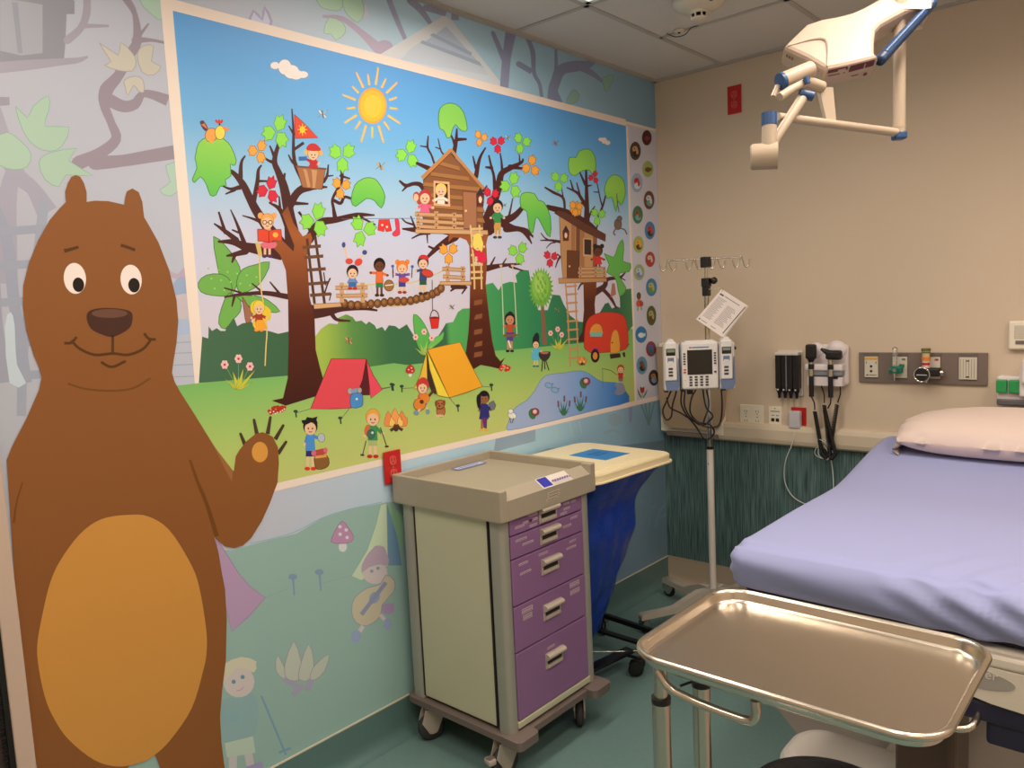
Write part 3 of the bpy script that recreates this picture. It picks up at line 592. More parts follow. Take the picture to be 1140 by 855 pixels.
# sun, clouds
mu.at(*A_)
for k in range(17):
    t = 2*PI*k/17+.1; L = 1.0 if k % 2 else .82
    mu.line('f0a850', 13, '%f,%f %f,%f' % (1018+92*math.cos(t), 370+112*math.sin(t), 1018+165*L*math.cos(t), 370+208*L*math.sin(t)), 0, 9)
    mu.line('f8c860', 5, '%f,%f %f,%f' % (1018+92*math.cos(t), 370+112*math.sin(t), 1018+160*L*math.cos(t), 370+200*L*math.sin(t)), 0, 4)
mu.el('f0a038', 1018, 370, 76, 96).el('f6b430', 1018, 370, 66, 84).el('fabe3c', 1020, 372, 46, 60)
for a, S_ in ((A_, ((503, 157, 24, 19), (555, 165, 34, 40), (590, 190, 40, 36), (615, 205, 34, 26), (650, 205, 28, 18))), (G_, ((620, 315, 16, 12), (640, 322, 18, 20), (662, 336, 18, 14)))):
    mu.at(*a)
    for s_ in S_: mu.el('8098b0', s_[0], s_[1], s_[2]+3, s_[3]+3)
    for s_ in S_: mu.el('f2dcd0', *s_)
# small butterflies and birds
def bfly(a, x, y, r, col):
    mu.at(*a)
    for t in (-2.5, -.7, .7, 2.5):
        c_, s_ = math.cos(t), math.sin(t); mu.poly(col, '%f,%f %f,%f %f,%f %f,%f' % (x, y, x+r*(.75*c_-.3*s_), y+r*(1.0*s_-.1), x+r*1.05*c_*.8, y+r*.75*s_, x+r*.35*c_, y+r*.1*s_), ln='7a5a48', lw=1.6)
    mu.line('503830', r*.12, '%f,%f %f,%f' % (x-r*.1, y-r*.6, x+r*.12, y+r*.6), 0)
for a in ((A_, 755, 415, 34, 'f0d8c0'), (A_, 1060, 690, 32, 'f0b060'), (D_, 690, 540, 20, 'f0e8e0'), (D_, 940, 568, 22, 'c88860'), (E_, 393, 675, 20, '808080'), (E_, 950, 690, 18, '90b060'), (C_, 893, 92, 30, 'f09870'), (E_, 672, 135, 14, 'e8e0d8')): bfly(*a)
# ---- little people (generic children drawn from simple shapes)
def kid(a, x, y, r, hair, skin, top, bot, h=4.2, legs='up', shoe='c03028', hy=0, arms=((-1.4, .6), (1.4, .6)), dress=False, bun=None, foot=None):
    """x,y head centre; r head radius; h body height in head radii"""
    mu.at(*a); s = r*.78
    ty = y+r*.9; hip = y+r*(.9+(h-.9)*.48); ft = y+r*h if foot is None else foot
    for dx in (-.38, .38):
        mu.line(skin, r*.34, '%f,%f %f,%f' % (x+dx*s, hip, x+dx*s*1.1, ft), 0); mu.el(shoe, x+dx*s*1.3, ft, r*.36, r*.24)
    for ax, ay in arms: mu.line(top, r*.42, '%f,%f %f,%f' % (x+.5*s*(1 if ax > 0 else -1), ty+r*.25, x+ax*s, ty+ay*r), 0); mu.el(skin, x+ax*s*1.08, ty+ay*r, r*.2)
    if dress: mu.poly(top, '%f,%f %f,%f %f,%f %f,%f' % (x-.5*s, ty, x+.5*s, ty, x+1.0*s, hip+r*.5, x-1.0*s, hip+r*.5), ln='503038', lw=1.2)
    else:
        mu.poly(bot, '%f,%f %f,%f %f,%f %f,%f' % (x-.7*s, hip-r*.1, x+.7*s, hip-r*.1, x+.75*s, hip+r*.7, x-.75*s, hip+r*.7))
        mu.poly(top, '%f,%f %f,%f %f,%f %f,%f' % (x-.6*s, ty-r*.1, x+.6*s, ty-r*.1, x+.78*s, hip, x-.78*s, hip), ln='403038', lw=1.2)
    if bun:
        for bx, by in bun: mu.el(hair, x+bx*s, y+by*r, r*.4, r*.44)
    mu.el(hair, x, y-r*.16, s*1.14, r*1.05, ln='402820', lw=1.2)
    mu.el(skin, x, y+r*.16, s*.92, r*.8)
    for dx in (-.34, .34): mu.el('2a1a18', x+dx*s, y+r*.14, r*.09, r*.13, 0, 8)
    mu.line('8a3020', max(2, r*.1), '%f,%f %f,%f %f,%f' % (x-.26*s, y+r*.5, x, y+r*.6, x+.26*s, y+r*.5), 3)
SK, DK = 'e8b890', '6a3c28'
# crow's nest, flag
mu.at(*A_).poly('a86a42', '615,692 770,705 752,812 648,802', ln='4a281c', lw=4).poly('c89060', '650,705 668,706 690,800 672,800').poly('c89060', '695,708 725,710 715,805 700,805').line('7a4a30', 10, '612,690 775,704', 0)
mu.poly('dd4430', '605,415 665,470 732,540 610,543', ln='8a2820', lw=3).el('f6c030', 648, 496, 15, 18)
for k in range(8): mu.line('f6c030', 4, '648,496 %f,%f' % (648+26*math.cos(k*PI/4), 496+32*math.sin(k*PI/4)), 0)
kid(A_, 705, 625, 34, 'e0b060', SK, 'c02c30', 'c02c30', h=2.0, legs=0, foot=690, arms=((-1.6, -.2), (1, .5)), bun=((-1.3, -.3), (1.4, -.2)))
mu.poly('c83030', '670,605 680,575 710,568 735,585 742,608', 2).line('3868a0', 22, '628,650 672,648', 0)
mu.at(*A_).poly('a86a42', '640,712 755,722 748,800 655,795').poly('c89060', '655,712 672,713 690,796 674,796').poly('c89060', '698,716 725,718 715,800 702,799')
# bird on the crown
mu.at(*A_).poly('5a3048', '105,455 125,448 150,490 140,505 120,490', 2).poly('e07030', '112,470 130,462 148,495', 0).el('f4a04c', 165, 525, 30, 36, .3, ln='8a4020', lw=3).el('e8d050', 212, 512, 26, 36, ln='8a6020', lw=3).poly('d03838', '185,452 192,440 200,450 206,438 214,448 224,440 228,458 206,466', 2).poly('f08840', '225,478 265,492 255,502 228,494').el('201818', 210, 468, 5).poly('f4a04c', '140,530 160,510 185,530 175,565 155,560', 2)
# reading girl
kid(B_, 462, 225, 38, 'f0a050', SK, 'e89070', 'e06878', h=3.6, foot=405, shoe='503050', bun=((-1.2, -.9), (1.2, -.9)), arms=((-1.2, 1.0), (1.2, 1.0)))
mu.at(*B_).poly('e06878', '430,335 510,332 500,362 440,362', 2).poly('e04830', '410,262 440,262 470,272 500,264 535,262 540,325 500,322 470,333 440,326 412,326', ln='7a2818', lw=3).line('7a2818', 4, '470,272 470,333', 0).el('f0b040', 505, 292, 14).line('4a2838', 4, '440,226 485,226', 0).el('4a2838', 448, 226, 12).el('4a2838', 478, 226, 12).el('f0c8a0', 448, 226, 8).el('f0c8a0', 478, 226, 8)
# rope and fairy
mu.line('d8b060', 7, '405,335 420,350 422,500 430,590 450,700 460,800 455,880 450,985').line('e8d080', 3, '405,335 420,350 422,500 430,590 450,700 460,800 455,880 450,985').poly('d8b060', '398,335 425,335 435,400 415,405')
mu.poly('a0684c', '330,620 355,660 385,700 375,750 350,755 340,700', 2, ln='5a3828', lw=3).poly('e8c030', '372,665 395,640 430,640 450,665 480,690 478,740 455,745 440,790 410,795 385,770 395,720 378,700', 2)
kid(B_, 418, 680, 34, 'f0c840', SK, 'a83828', 'e8903c', h=3.4, shoe='e89030')
mu.poly('f0a030', '405,742 445,742 462,790 400,795')
# ladder and platform
mu.at(*B_)
mu.line('55321f', 14, '672,312 712,655', 0).line('55321f', 14, '715,300 765,655', 0)
for i, y in enumerate((357, 410, 477, 550, 610)): mu.line('6d452d', 17, '%d,%d %d,%d' % (648+i*10, y+2, 745+i*13, y-6), 0)
mu.line('4b2320', 8, '765,600 780,555 795,520').line('4b2320', 6, '770,560 760,490').line('4b2320', 6, '790,640 800,600')
mu.poly('d2a070', '706,658 960,645 1200,648 1200,664 960,662 710,684', ln='8a5a38', lw=3)
def rails(a, posts, bars, w=22, col='cd9a6c'):
    mu.at(*a)
    for x, y0, y1 in posts: mu.line(col, w, '%f,%f %f,%f' % (x, y0, x+2, y1), 0)
    for x0, y0, x1, y1 in bars: mu.line('8a5a38', w-1, '%f,%f %f,%f' % (x0, y0, x1, y1), 0).line(col, w-6, '%f,%f %f,%f' % (x0, y0, x1, y1), 0)
    for x, y0, y1 in posts:
        for _, b0, _, b1 in bars: mu.el('5a3420', x, (b0+b1)/2, 4)
# rope bridge
mu.at(*E_)
mu.line('d8b878', 6, '-190,552 -100,556 0,553 90,552 180,545 260,520 330,490 370,470').line('d8b878', 5, '-190,640 -100,672 0,672 120,668 230,645 320,610 360,560')
for x in range(-165, 330, 44): mu.line('d8c8a0', 4, '%d,%d %d,%d %d,%d' % (x, 553-max(0, x-180)*.35, x+18, 640-max(0, x-180)*.3, x+36, 550-max(0, x-180)*.35), 0)
for x, y in ((-175, 655), (-140, 662), (-105, 664), (-70, 660), (-35, 657), (0, 655), (35, 650), (70, 645), (105, 643), (140, 643), (175, 640), (205, 632), (235, 625), (262, 615), (290, 605), (315, 592), (335, 575)): mu.el('7d4c28', x, y, 17, 21, ln='3a2010', lw=3).el('a06a3a', x-2, y-3, 9, 11)
rails(B_, ((855, 545, 650), (965, 545, 650)), ((822, 572, 992, 570), (826, 614, 992, 612)))
kid(B_, 912, 492, 34, '2c1c1c', SK, '6888b8', '3868a0', h=2.2, foot=575, arms=((-1, .9), (1, .9)))
mu.line('e8b890', 9, '888,425 868,350', 0).line('e8b890', 9, '945,425 975,388', 0).el('3a4c80', 866, 345, 10, 15).el('3a4c80', 977, 385, 13, 13).el('d84838', 895, 432, 20, 16).el('d84838', 944, 436, 22, 18, -.6)
kid(B_, 1055, 455, 34, '1e1414', DK, 'e86a30', '2f7a44', h=4.6, shoe='402820', arms=((-1.6, .2), (1.5, .6)))
mu.at(*B_).el('a06a3a', 1105, 560, 24, 28, ln='3a2010', lw=3).line('e8e0d0', 5, '1085,560 1128,555', 0).line('383040', 5, '1125,460 1130,510', 0)
kid(E_, 130, 468, 32, 'f08030', SK, '6a4c98', '40407a', h=4.0, shoe='a03030', bun=((-1.0, -1.0), (1.1, -1.0)), arms=((-1.5, .1), (1.7, .1)))
mu.line('30283c', 5, '82,520 80,460', 0).line('30283c', 5, '180,520 184,462', 0).el('4858a0', 80, 458, 8).el('4858a0', 184, 460, 8).el('d04838', 140, 530, 28, 14)
kid(E_, 240, 442, 32, '3c3038', SK, '384870', '30543c', h=5.0, shoe='3a2420', arms=((-1.4, .4), (1.6, .5)))
mu.at(*E_).poly('d03030', '215,415 230,398 262,402 268,425 240,418', 2).el('d04030', 262, 495, 30, 18, .3, ln='601818', lw=3)
# bucket
mu.line('5a5048', 4, '288,530 290,690', 0).line('5a3838', 5, '275,735 285,700 300,690 318,705 325,735').poly('dd2c24', '275,732 326,728 320,785 286,788', ln='701814', lw=3).el('8a1c18', 300, 730, 25, 6)
# washing line
mu.line('586878', 3, '-190,208 0,206 200,205', 0).poly('e03a30', '10,214 62,210 76,272 46,276 40,245 34,276 8,270', ln='90201c', lw=2).poly('e03a50', '92,210 112,212 116,255 118,290 92,300 78,290 84,276 98,262', 2, ln='90201c', lw=2).el('f0d0c8', 38, 240, 7).el('f0d0c8', 22, 262, 5).el('f0d0c8', 60, 262, 5)
mu.at(*B_).poly('e03a30', '1052,212 1108,210 1116,272 1088,272 1080,248 1072,275 1046,268', ln='90201c', lw=2).el('f0d0c8', 1070, 240, 6).el('f0d0c8', 1095, 250, 6)
# ---- treehouse 1
mu.at(*E_)
mu.poly('8a5636', '243,5 385,-140 555,45 560,262 240,262', ln='4a281c', lw=3)
for y, x0, x1 in ((-95, 335, 430), (-40, 285, 480), (15, 245, 540), (70, 243, 555), (125, 243, 560), (180, 243, 560)): mu.poly('a8703f', '%d,%d %d,%d %d,%d %d,%d' % (x0, y, x1, y+26, x1+8, y+48, x0-6, y+18)); mu.line('5a3420', 3, '%d,%d %d,%d' % (x0-6, y+20, x1+8, y+50), 0)
mu.line('c08048', 22, '236,-8 390,-158', 0).line('c08048', 15, '385,-160 562,48', 0).line('6a3c22', 4, '240,4 392,-146', 0)
mu.poly('a86e4c', '450,62 524,70 525,262 455,258', ln='5a3420', lw=3).el('e8c080', 467, 165, 6)
mu.poly('e0a878', '296,6 380,12 384,140 296,132').poly('40241c', '306,18 370,24 373,130 306,124')
kid(E_, 335, 60, 34, 'f0c060', SK, 'e8d8c0', 'e8d8c0', h=1.9, foot=120)
mu.line('e0a878', 9, '296,132 384,138', 0)
kid(E_, 250, 95, 36, 'b84830', SK, 'e86080', 'e86080', h=2.8, foot=180, dress=True, bun=((-1.0, .6), (.9, .6)))
mu.poly('c03040', '215,90 225,65 262,58 275,80 250,70', 2).el('b84830', 205, 90, 18, 26).el(SK, 203, 95, 13, 20)
def lantern(a, x, y, k):
    mu.at(*a).poly('3a2c38', '%f,%f %f,%f %f,%f' % (x-20*k, y-12*k, x, y-48*k, x+20*k, y-12*k)).poly('6a2c28', '%f,%f %f,%f %f,%f %f,%f' % (x-20*k, y-12*k, x+20*k, y-12*k, x+16*k, y+50*k, x-16*k, y+50*k), ln='30181a', lw=3).el('f0c8a0', x, y+16*k, 9*k, 18*k)
lantern(E_, 543, 90, 1.0)
rails(E_, ((215, 168, 275), (310, 168, 280), (405, 175, 285)), ((197, 182, 448, 192), (205, 217, 455, 232), (205, 246, 455, 262)))
mu.poly('d2a070', '200,262 582,268 582,292 200,282', ln='8a5a38', lw=3)
rails(E_, ((370, 455, 560), (450, 458, 560)), ((342, 472, 465, 478), (345, 512, 465, 520)))
mu.poly('d2a070', '330,540 495,538 495,558 330,556', ln='8a5a38', lw=3)
# rope ladder and climber
mu.line('e0b878', 9, '490,240 500,350 510,480 512,580', 0).line('e0b878', 9, '538,240 545,350 548,480 550,580', 0)
for y in (262, 296, 345, 400, 452, 490, 522): mu.line('e0b878', 12, '%d,%d %d,%d' % (492, y, 556, y-3), 0)
kid(E_, 530, 345, 32, 'f0d060', SK, 'd83040', 'e8b890', h=3.0, shoe='e0c0a0', arms=((-1.2, -.6), (1.2, -.6)))
mu.poly('f0d060', '505,300 540,285 555,340 550,385 530,360 508,365', 2).el('e02848', 550, 412, 24, 30)
# boy on the branch with flute
kid(E_, 634, 145, 32, '2a2028', SK, '3a8a48', 'd09848', h=5.0, shoe='403840', arms=((-1.3, .9), (1.3, .9)))
mu.poly('d09848', '622,228 652,228 650,290 640,290 636,250 630,290 622,290')
# swing
mu.line('c8c8a0', 5, '652,455 660,600 668,830', 0).line('c8c8a0', 5, '714,455 726,600 738,830', 0).line('e0b090', 10, '645,455 660,455', 0).line('e0b090', 10, '706,455 722,455', 0)
mu.poly('1e1618', '680,720 700,695 722,715 728,760 715,770 712,740 685,740 690,770 676,765', 2)
kid(E_, 700, 738, 30, '1e1618', 'c88860', 'c04828', '5a3880', h=5.6, shoe='202024', arms=((-1.2, .3), (1.3, .3)))
mu.poly('5a3880', '680,808 724,808 726,832 678,832').line('7a5a30', 12, '665,825 745,822', 0).line('e0e0d8', 8, '692,850 704,890', 0)
# palm tree
mu.line('8a5a44', 17, '872,660 880,800 884,872', 0, 24)
sp_ = []
for k in range(52):
    t = 2*PI*k/52; q = 1.16 if k % 2 else .9
    sp_.append('%f,%f' % (865+58*q*math.cos(t), 575+98*q*math.sin(t)))
mu.poly('6ea63c', ' '.join(sp_)).el('86b848', 862, 560, 46, 80).el('a2c858', 858, 545, 28, 55)
for k in range(22): mu.line('4e8a34', 3, '%f,%f %f,%f' % (840+(k*37) % 50, 490+(k*23) % 140, 844+(k*37) % 50, 512+(k*23) % 140), 0)
# ---- treehouse 2
mu.at(*H_)
mu.poly('c08a58', '355,-10 460,40 560,100 592,150 598,402 378,408 365,250', ln='5a3420', lw=3)
for x, c_ in ((432, 'a87048'), (462, '7a4a34'), (490, 'a87048'), (570, '8a5a40')): mu.poly(c_, '%d,%d %d,%d %d,400 %d,402' % (x, 20+(x-400)*.5, x+26, 30+(x-400)*.5, x+22, x-2))
mu.poly('64382a', '325,-15 350,-35 400,-20 650,120 648,165 520,105', ln='3a1c14', lw=3)
mu.poly('6a3c24', '405,220 484,226 478,402 404,402', ln='3a1c14', lw=3).el('e8c080', 420, 322, 6).poly('d0a070', '506,142 568,148 566,262 506,258').poly('3a2a28', '514,150 558,154 558,250 514,246').poly('c89060', '520,262 560,264 560,330 520,330')
lantern(H_, 397, 110, 1.0)
kid(H_, 600, 228, 34, '2a1a18', DK, 'd83028', 'd83028', h=3.0, foot=330, dress=True, bun=((-.7, -1.0), (1.0, -1.0)))
mu.poly('60c070', '596,345 620,340 622,372 600,370', 2)
rails(H_, ((490, 325, 400), (585, 325, 400), (640, 325, 400)), ((478, 338, 650, 334), (474, 362, 652, 360), (478, 386, 655, 384)), w=20)
mu.poly('c08c5c', '350,398 655,396 655,420 352,430', ln='6a4228', lw=3)
mu.line('c08c5c', 9, '395,428 408,600 418,830 426,960', 0).line('c08c5c', 9, '455,425 462,600 472,830 478,950', 0)
for y in (450, 500, 555, 610, 670, 725, 785, 845, 905): mu.line('c88c58', 12, '%f,%f %f,%f' % (392+(y-450)*.05, y+2, 468+(y-450)*.03, y-4), 0)
# monkey
mu.el('7a6050', 728, 55, 22, 34, ln='40302a', lw=3).el('7a6050', 738, 20, 14, 16, ln='40302a', lw=3).line('6a5044', 8, '715,80 700,110 712,125').line('6a5044', 8, '740,80 770,90 785,120').line('6a5044', 5, '735,-20 725,-80 720,-140')
# caravan
mu.at(*H_).poly('d63a26', '513,830 516,740 530,670 570,630 650,612 740,622 778,660 790,740 790,830 745,858 600,872 560,872 525,852', 2, ln='7a1c14', lw=3)
mu.poly('e89038', '550,765 556,710 585,685 615,692 630,720 628,765', 2, ln='8a4a1c', lw=3).poly('78b0a0', '550,740 630,740 626,768 552,768').poly('e89a3a', '680,870 685,770 697,735 712,724 728,738 738,790 738,860', 2, ln='9a5a1c', lw=3).el('5a3014', 691, 806, 5).el('60208a', 585, 855, 18, 12)
mu.at(*I_).el('221a20', 583, 150, 28, 42).el('e08a3c', 583, 150, 15, 24).poly('3a2418', '675,138 742,132 746,158 680,168').poly('2a201c', '755,130 772,125 775,155 765,158').line('503828', 5, '785,90 800,72', 0)
# fishing boy
kid(I_, 745, 235, 24, 'c8401c', SK, 'd02c20', '707a88', h=4.2, foot=330, shoe='a09088', arms=((-1.2, .4), (1.0, .6)))
mu.poly('8c8c98', '705,330 755,318 775,375 735,400 705,385 722,355', 2).line('5a4028', 4, '722,270 680,242 628,230').line('5a6a78', 3, '630,230 632,352', 0)
# cook and barbecue
kid(I_, 207, 75, 26, '202028', SK, '5ab0c8', '5ab0c8', h=6.2, dress=True, shoe='3c5878', arms=((-1.0, .9), (1.5, .8)), foot=215)
mu.poly('202028', '185,55 200,10 222,5 228,50', 2).poly('5ab0c8', '190,100 226,100 238,160 175,165').poly('3a2c2c', '225,128 298,122 290,165 262,185 235,168', 2).line('3a2c2c', 7, '250,180 243,248', 0).line('3a2c2c', 7, '270,180 290,242', 0).line('3a2c2c', 7, '262,180 264,235', 0).el('b86a4a', 262, 130, 26, 8)
# flowers and tufts
def tuft(a, x, y, k, col='c8c040', fl=()):
    mu.at(*a)
    for fx, fy in fl: mu.line('6a9a48', 4*k, '%f,%f %f,%f' % (x, y, fx, fy), 0)
    for dx, dy in ((-70, -55), (-50, -28), (-30, -95), (0, -70), (25, -110), (55, -70), (90, -105), (75, -40)):
        mu.poly(col, '%f,%f %f,%f %f,%f' % (x-16*k, y, x+dx*k, y+dy*k, x+16*k, y), ln='8a8a30', lw=1.5)
    for fx, fy in fl:
        for q in range(6): mu.el('f0b8b0', fx+15*k*math.cos(q*PI/3)*.85, fy+15*k*math.sin(q*PI/3), 8.5*k, 10*k, 0, 8)
        mu.el('c84050', fx, fy, 7*k)
tuft(C_, 310, 350, 1.0, fl=((237, 218), (310, 187), (370, 228)))
tuft(I_, 350, 110, .75, fl=((300, 5), (345, -20), (370, 15)))
mu.at(*F_).poly('5cae4e', '190,0 225,20 262,80 275,130 255,195 235,205 205,150 192,70', 2, ln='3a7838', lw=3).poly('6cba54', '260,200 280,140 330,110 348,90 345,130 300,170', 2, ln='3a7838', lw=3)
tuft(F_, 245, 215, .7, col='9cc05c', fl=((200, 120), (245, 92), (285, 125)))
mu.at(*C_)
for k in range(26):
    q = random.random()*2*PI; z = random.random()**.5; mu.el('b8301c', 513+48*z*math.cos(q), 456+(17*math.sin(q)-12*math.cos(q))*z, 9)
for k in range(7): mu.el('f0e0d0', 478+(k*37) % 84, 470-((k*37) % 84)*.28+(k*11) % 18, 4)
mu.at(*F_)
for k in range(12):
    q = random.random()*2*PI; mu.el('d03020', 672+24*math.cos(q), 284+11*math.sin(q), 9)
for k in range(4): mu.el('f0e0d0', 655+(k*17) % 42, 288-((k*13) % 22), 3)
# tents
mu.at(*C_)
for x0, y0, x1, y1 in ((690, 452, 612, 475), (905, 440, 848, 510), (1068, 348, 1125, 335)): mu.line('6a5a50', 3, '%d,%d %d,%d' % (x0, y0, x1, y1), 0).el('2c4038', x1, y1-10, 12, 8).line('2c4038', 8, '%d,%d %d,%d' % (x1, y1-10, x1+4, y1+22), 0)
mu.poly('5a1c20', '975,190 990,190 1005,380 935,382').poly('e04850', '800,187 985,187 965,300 905,448 800,452 690,452', ln='6a1c20', lw=3).poly('e8485a', '985,190 1020,270 1070,350 1010,397 998,300', ln='6a1c20', lw=3)
mu.at(*F_)
for x0, y0, x1, y1 in ((190, 388, 128, 392), (378, 440, 425, 495), (550, 380, 602, 385), (20, 392, 75, 382)): mu.line('6a5a50', 3, '%d,%d %d,%d' % (x0, y0, x1, y1), 0).el('2c4038', x1, y1-12, 11, 8).line('2c4038', 7, '%d,%d %d,%d' % (x1, y1-12, x1+2, y1+20), 0)
mu.poly('e8b43c', '258,200 260,260 262,350 245,395 192,392 225,320', ln='8a6a20', lw=3).poly('3c2c24', '260,215 275,250 312,425 285,410 262,350').poly('f0d040', '262,192 300,280 378,440 318,428 275,290', ln='8a7020', lw=3).poly('f2a428', '262,186 350,165 435,148 490,260 552,380 470,412 378,440 320,310', ln='8a5a20', lw=3)
# mushroom
mu.at(*F_).el('f0d8c8', 173, 318, 9, 12).poly('c83028', '148,302 155,280 172,266 190,280 195,302 172,312', 2, ln='6a1814', lw=2)
for x, y in ((163, 292), (178, 283), (182, 300)): mu.el('f0d8c8', x, y, 3.5)
# guitar player, dog, campfire, girl, goat
kid(F_, 237, 385, 34, 'a83428', SK, 'd8743c', '6890c0', h=2.6, shoe='6890a8', arms=((-1, .9), (1.3, .3)))
mu.at(*F_).poly('c03c30', '203,378 215,345 240,332 262,345 272,385 240,365', 2).line('5a3420', 13, '240,470 300,395', 0).el('e08030', 222, 475, 30, 32, .5, ln='7a3c14', lw=3).el('e08030', 250, 445, 25, 24, .5).el('5a2c14', 232, 462, 11).line('e8b890', 10, '225,500 205,520', 0).el('7890a8', 203, 520, 14, 11, .5).line('e8b890', 10, '255,490 265,505', 0).el('7890a8', 265, 514, 10, 13)
mu.el('b06a3c', 335, 510, 22, 32, ln='5a3018', lw=3).el('b06a3c', 330, 475, 22, 22, ln='5a3018', lw=3).el('8a4a28', 310, 470, 8, 16).el('8a4a28', 350, 468, 8, 16).el('2a1a18', 322, 472, 3.5).el('2a1a18', 338, 472, 3.5).el('2a1a18', 326, 484, 6, 4).el('e0b090', 330, 536, 22, 7)
def fire(a, x, y, k):
    mu.at(*a)
    for dx, w_, h_, c_ in ((-36, 22, 80, 'e88848'), (36, 22, 82, 'e88848'), (0, 26, 96, 'f09a50'), (-20, 14, 50, 'f8c060'), (22, 14, 52, 'f8c060')):
        mu.poly(c_, ' '.join('%f,%f' % (x+(dx+q*w_)*k, y-h_*p*k) for q, p in ((-1, 0), (-1.1, .4), (-.3, 1.0), (.5, .6), (1.1, .5), (.9, 0))), 2, ln='a04a28', lw=2)
    mu.line('5a3420', 16*k, '%f,%f %f,%f' % (x-30*k, y+25*k, x+15*k, y-5*k), 0).line('5a3420', 16*k, '%f,%f %f,%f' % (x+35*k, y+22*k, x-12*k, y-5*k), 0).el('4a3028', x, y+18*k, 12*k, 12*k)
fire(F_, 98, 590, 1.0); fire(I_, 500, 195, .5)
kid(F_, 562, 442, 32, '1c1620', '9a6040', '2c2c70', '2c2c70', h=5.3, dress=True, shoe='e0a838', arms=((-.9, 1.2), (1.4, 1.1)))
mu.poly('1c1620', '545,420 528,425 522,450 530,495 545,490 545,450', 2).el('1c1620', 562, 420, 22, 14).poly('6a2c70', '555,545 580,545 578,600 560,600').poly('2c2c70', '555,475 585,475 594,545 553,545').poly('707078', '588,470 612,455 625,480 615,505 595,500', ln='303038', lw=2)
mu.el('e8e0d4', 712, 535, 22, 16, .4, ln='50403c', lw=2).el('e8e0d4', 704, 512, 12, 12, ln='50403c', lw=2).line('50403c', 4, '700,550 705,575', 0).line('50403c', 4, '720,548 712,575', 0)
# boy A with backpack, boy B hiking
kid(C_, 690, 550, 42, '1c1818', SK, '4a8cc8', '2c2a6c', h=5.2, shoe='d83820', arms=((-.8, 1.2), (1.6, .5)))
mu.at(*C_).poly('1c1818', '648,530 642,512 665,510 672,495 700,500 728,492 722,510 730,530 700,520 670,535', 0).el('b8b8c0', 748, 605, 18, 22, ln='50505a', lw=2).poly('8a5a2c', '715,700 775,695 790,740 770,765 725,772 712,740', 2, ln='4a2c14', lw=3).line('b84838', 30, '708,688 775,672', 0).el('d86878', 708, 686, 13, 15).el('d86878', 770, 670, 12, 14).line('e89a50', 14, '715,708 775,700', 0)
mu.poly('4a88c0', '902,385 920,370 962,372 968,415 958,440 905,445', 2, ln='2a4870', lw=3).el('b0a090', 900, 358, 13, 16, ln='504840', lw=2).line('8098b8', 22, '905,360 950,352', 0).el('b0a090', 950, 354, 11, 14, ln='504840', lw=2).el('f0e0d0', 935, 400, 6)
kid(C_, 1020, 502, 42, 'e8a040', SK, '3c8c50', 'a8b070', h=4.8, shoe='c02828', arms=((-1.2, 1.3), (1.5, 1.0)))
mu.poly('d06838', '975,560 990,535 1005,545 1000,585 980,590', 2).el('3a6a58', 1010, 585, 20, 24, ln='203830', lw=2).el('d8d0c0', 1018, 578, 7).line('3a3038', 5, '1060,550 1095,655', 0).line('3a3038', 5, '985,620 965,700', 0).line('3a3038', 10, '1084,652 1104,650', 0).line('3a3038', 10, '955,695 975,697', 0)
# pond plants
mu.at(*F_)
for x, y in ((822, 522), (1092, 360)): mu.poly('3c7a48', '%f,%f %f,%f %f,%f %f,%f %f,%f' % (x-22, y-4, x-5, y-24, x+20, y-10, x+8, y+30, x-14, y+24), 2, ln='20402a', lw=2).el('a04048', x+12, y-6, 20, 19, ln='401820', lw=2).el('e8c0b8', x+10, y-8, 11)
for x, y in ((985, 535), (1072, 512)):
    for dx, dy in ((-38, -60), (-20, -85), (0, -70), (20, -88), (36, -55), (-30, -30), (30, -28)): mu.poly('3c7048', '%f,%f %f,%f %f,%f' % (x-7, y, x+dx, y+dy, x+7, y))
    for dx, dy in ((-30, -78), (3, -105), (32, -80)): mu.line('7a4c54', 9, '%f,%f %f,%f' % (x+dx, y+dy, x+dx*.9, y+dy+32), 0)
for x, y in ((905, 375), (938, 400)): mu.el('88a8c8', x, y, 18, 12, .3, ln='507090', lw=3).line('507090', 4, '%f,%f %f,%f' % (x+15, y-2, x+25, y-12), 0)
picture = mu.build('picture', mural)
# cream border of the picture
fb = Art(0.0013); CR = 'efd6c2'
def frect(y0, y1, z0, z1): fb._add(CR, rectpx(y0, y1, z0, z1))
frect(PY0-.036, PY1, PZ1, PZ1+.034); frect(PY0-.036, 0, 1.107, PZ0); frect(PY0-.036, PY0, PZ0, PZ1)
fb.build('border', mural)
mb = MB(m_print); fb2 = Art(0.0012); fb2._add('ccc4c8', rectpx(PY1, -.001, PZ0, 2.645)); fb2._add(CR, rectpx(PY1, PY1+.022, PZ0, PZ1)); fb2._add(CR, rectpx(PY1, 0-.001, 2.645, 2.660)); fb2.build('side_strip', mural)
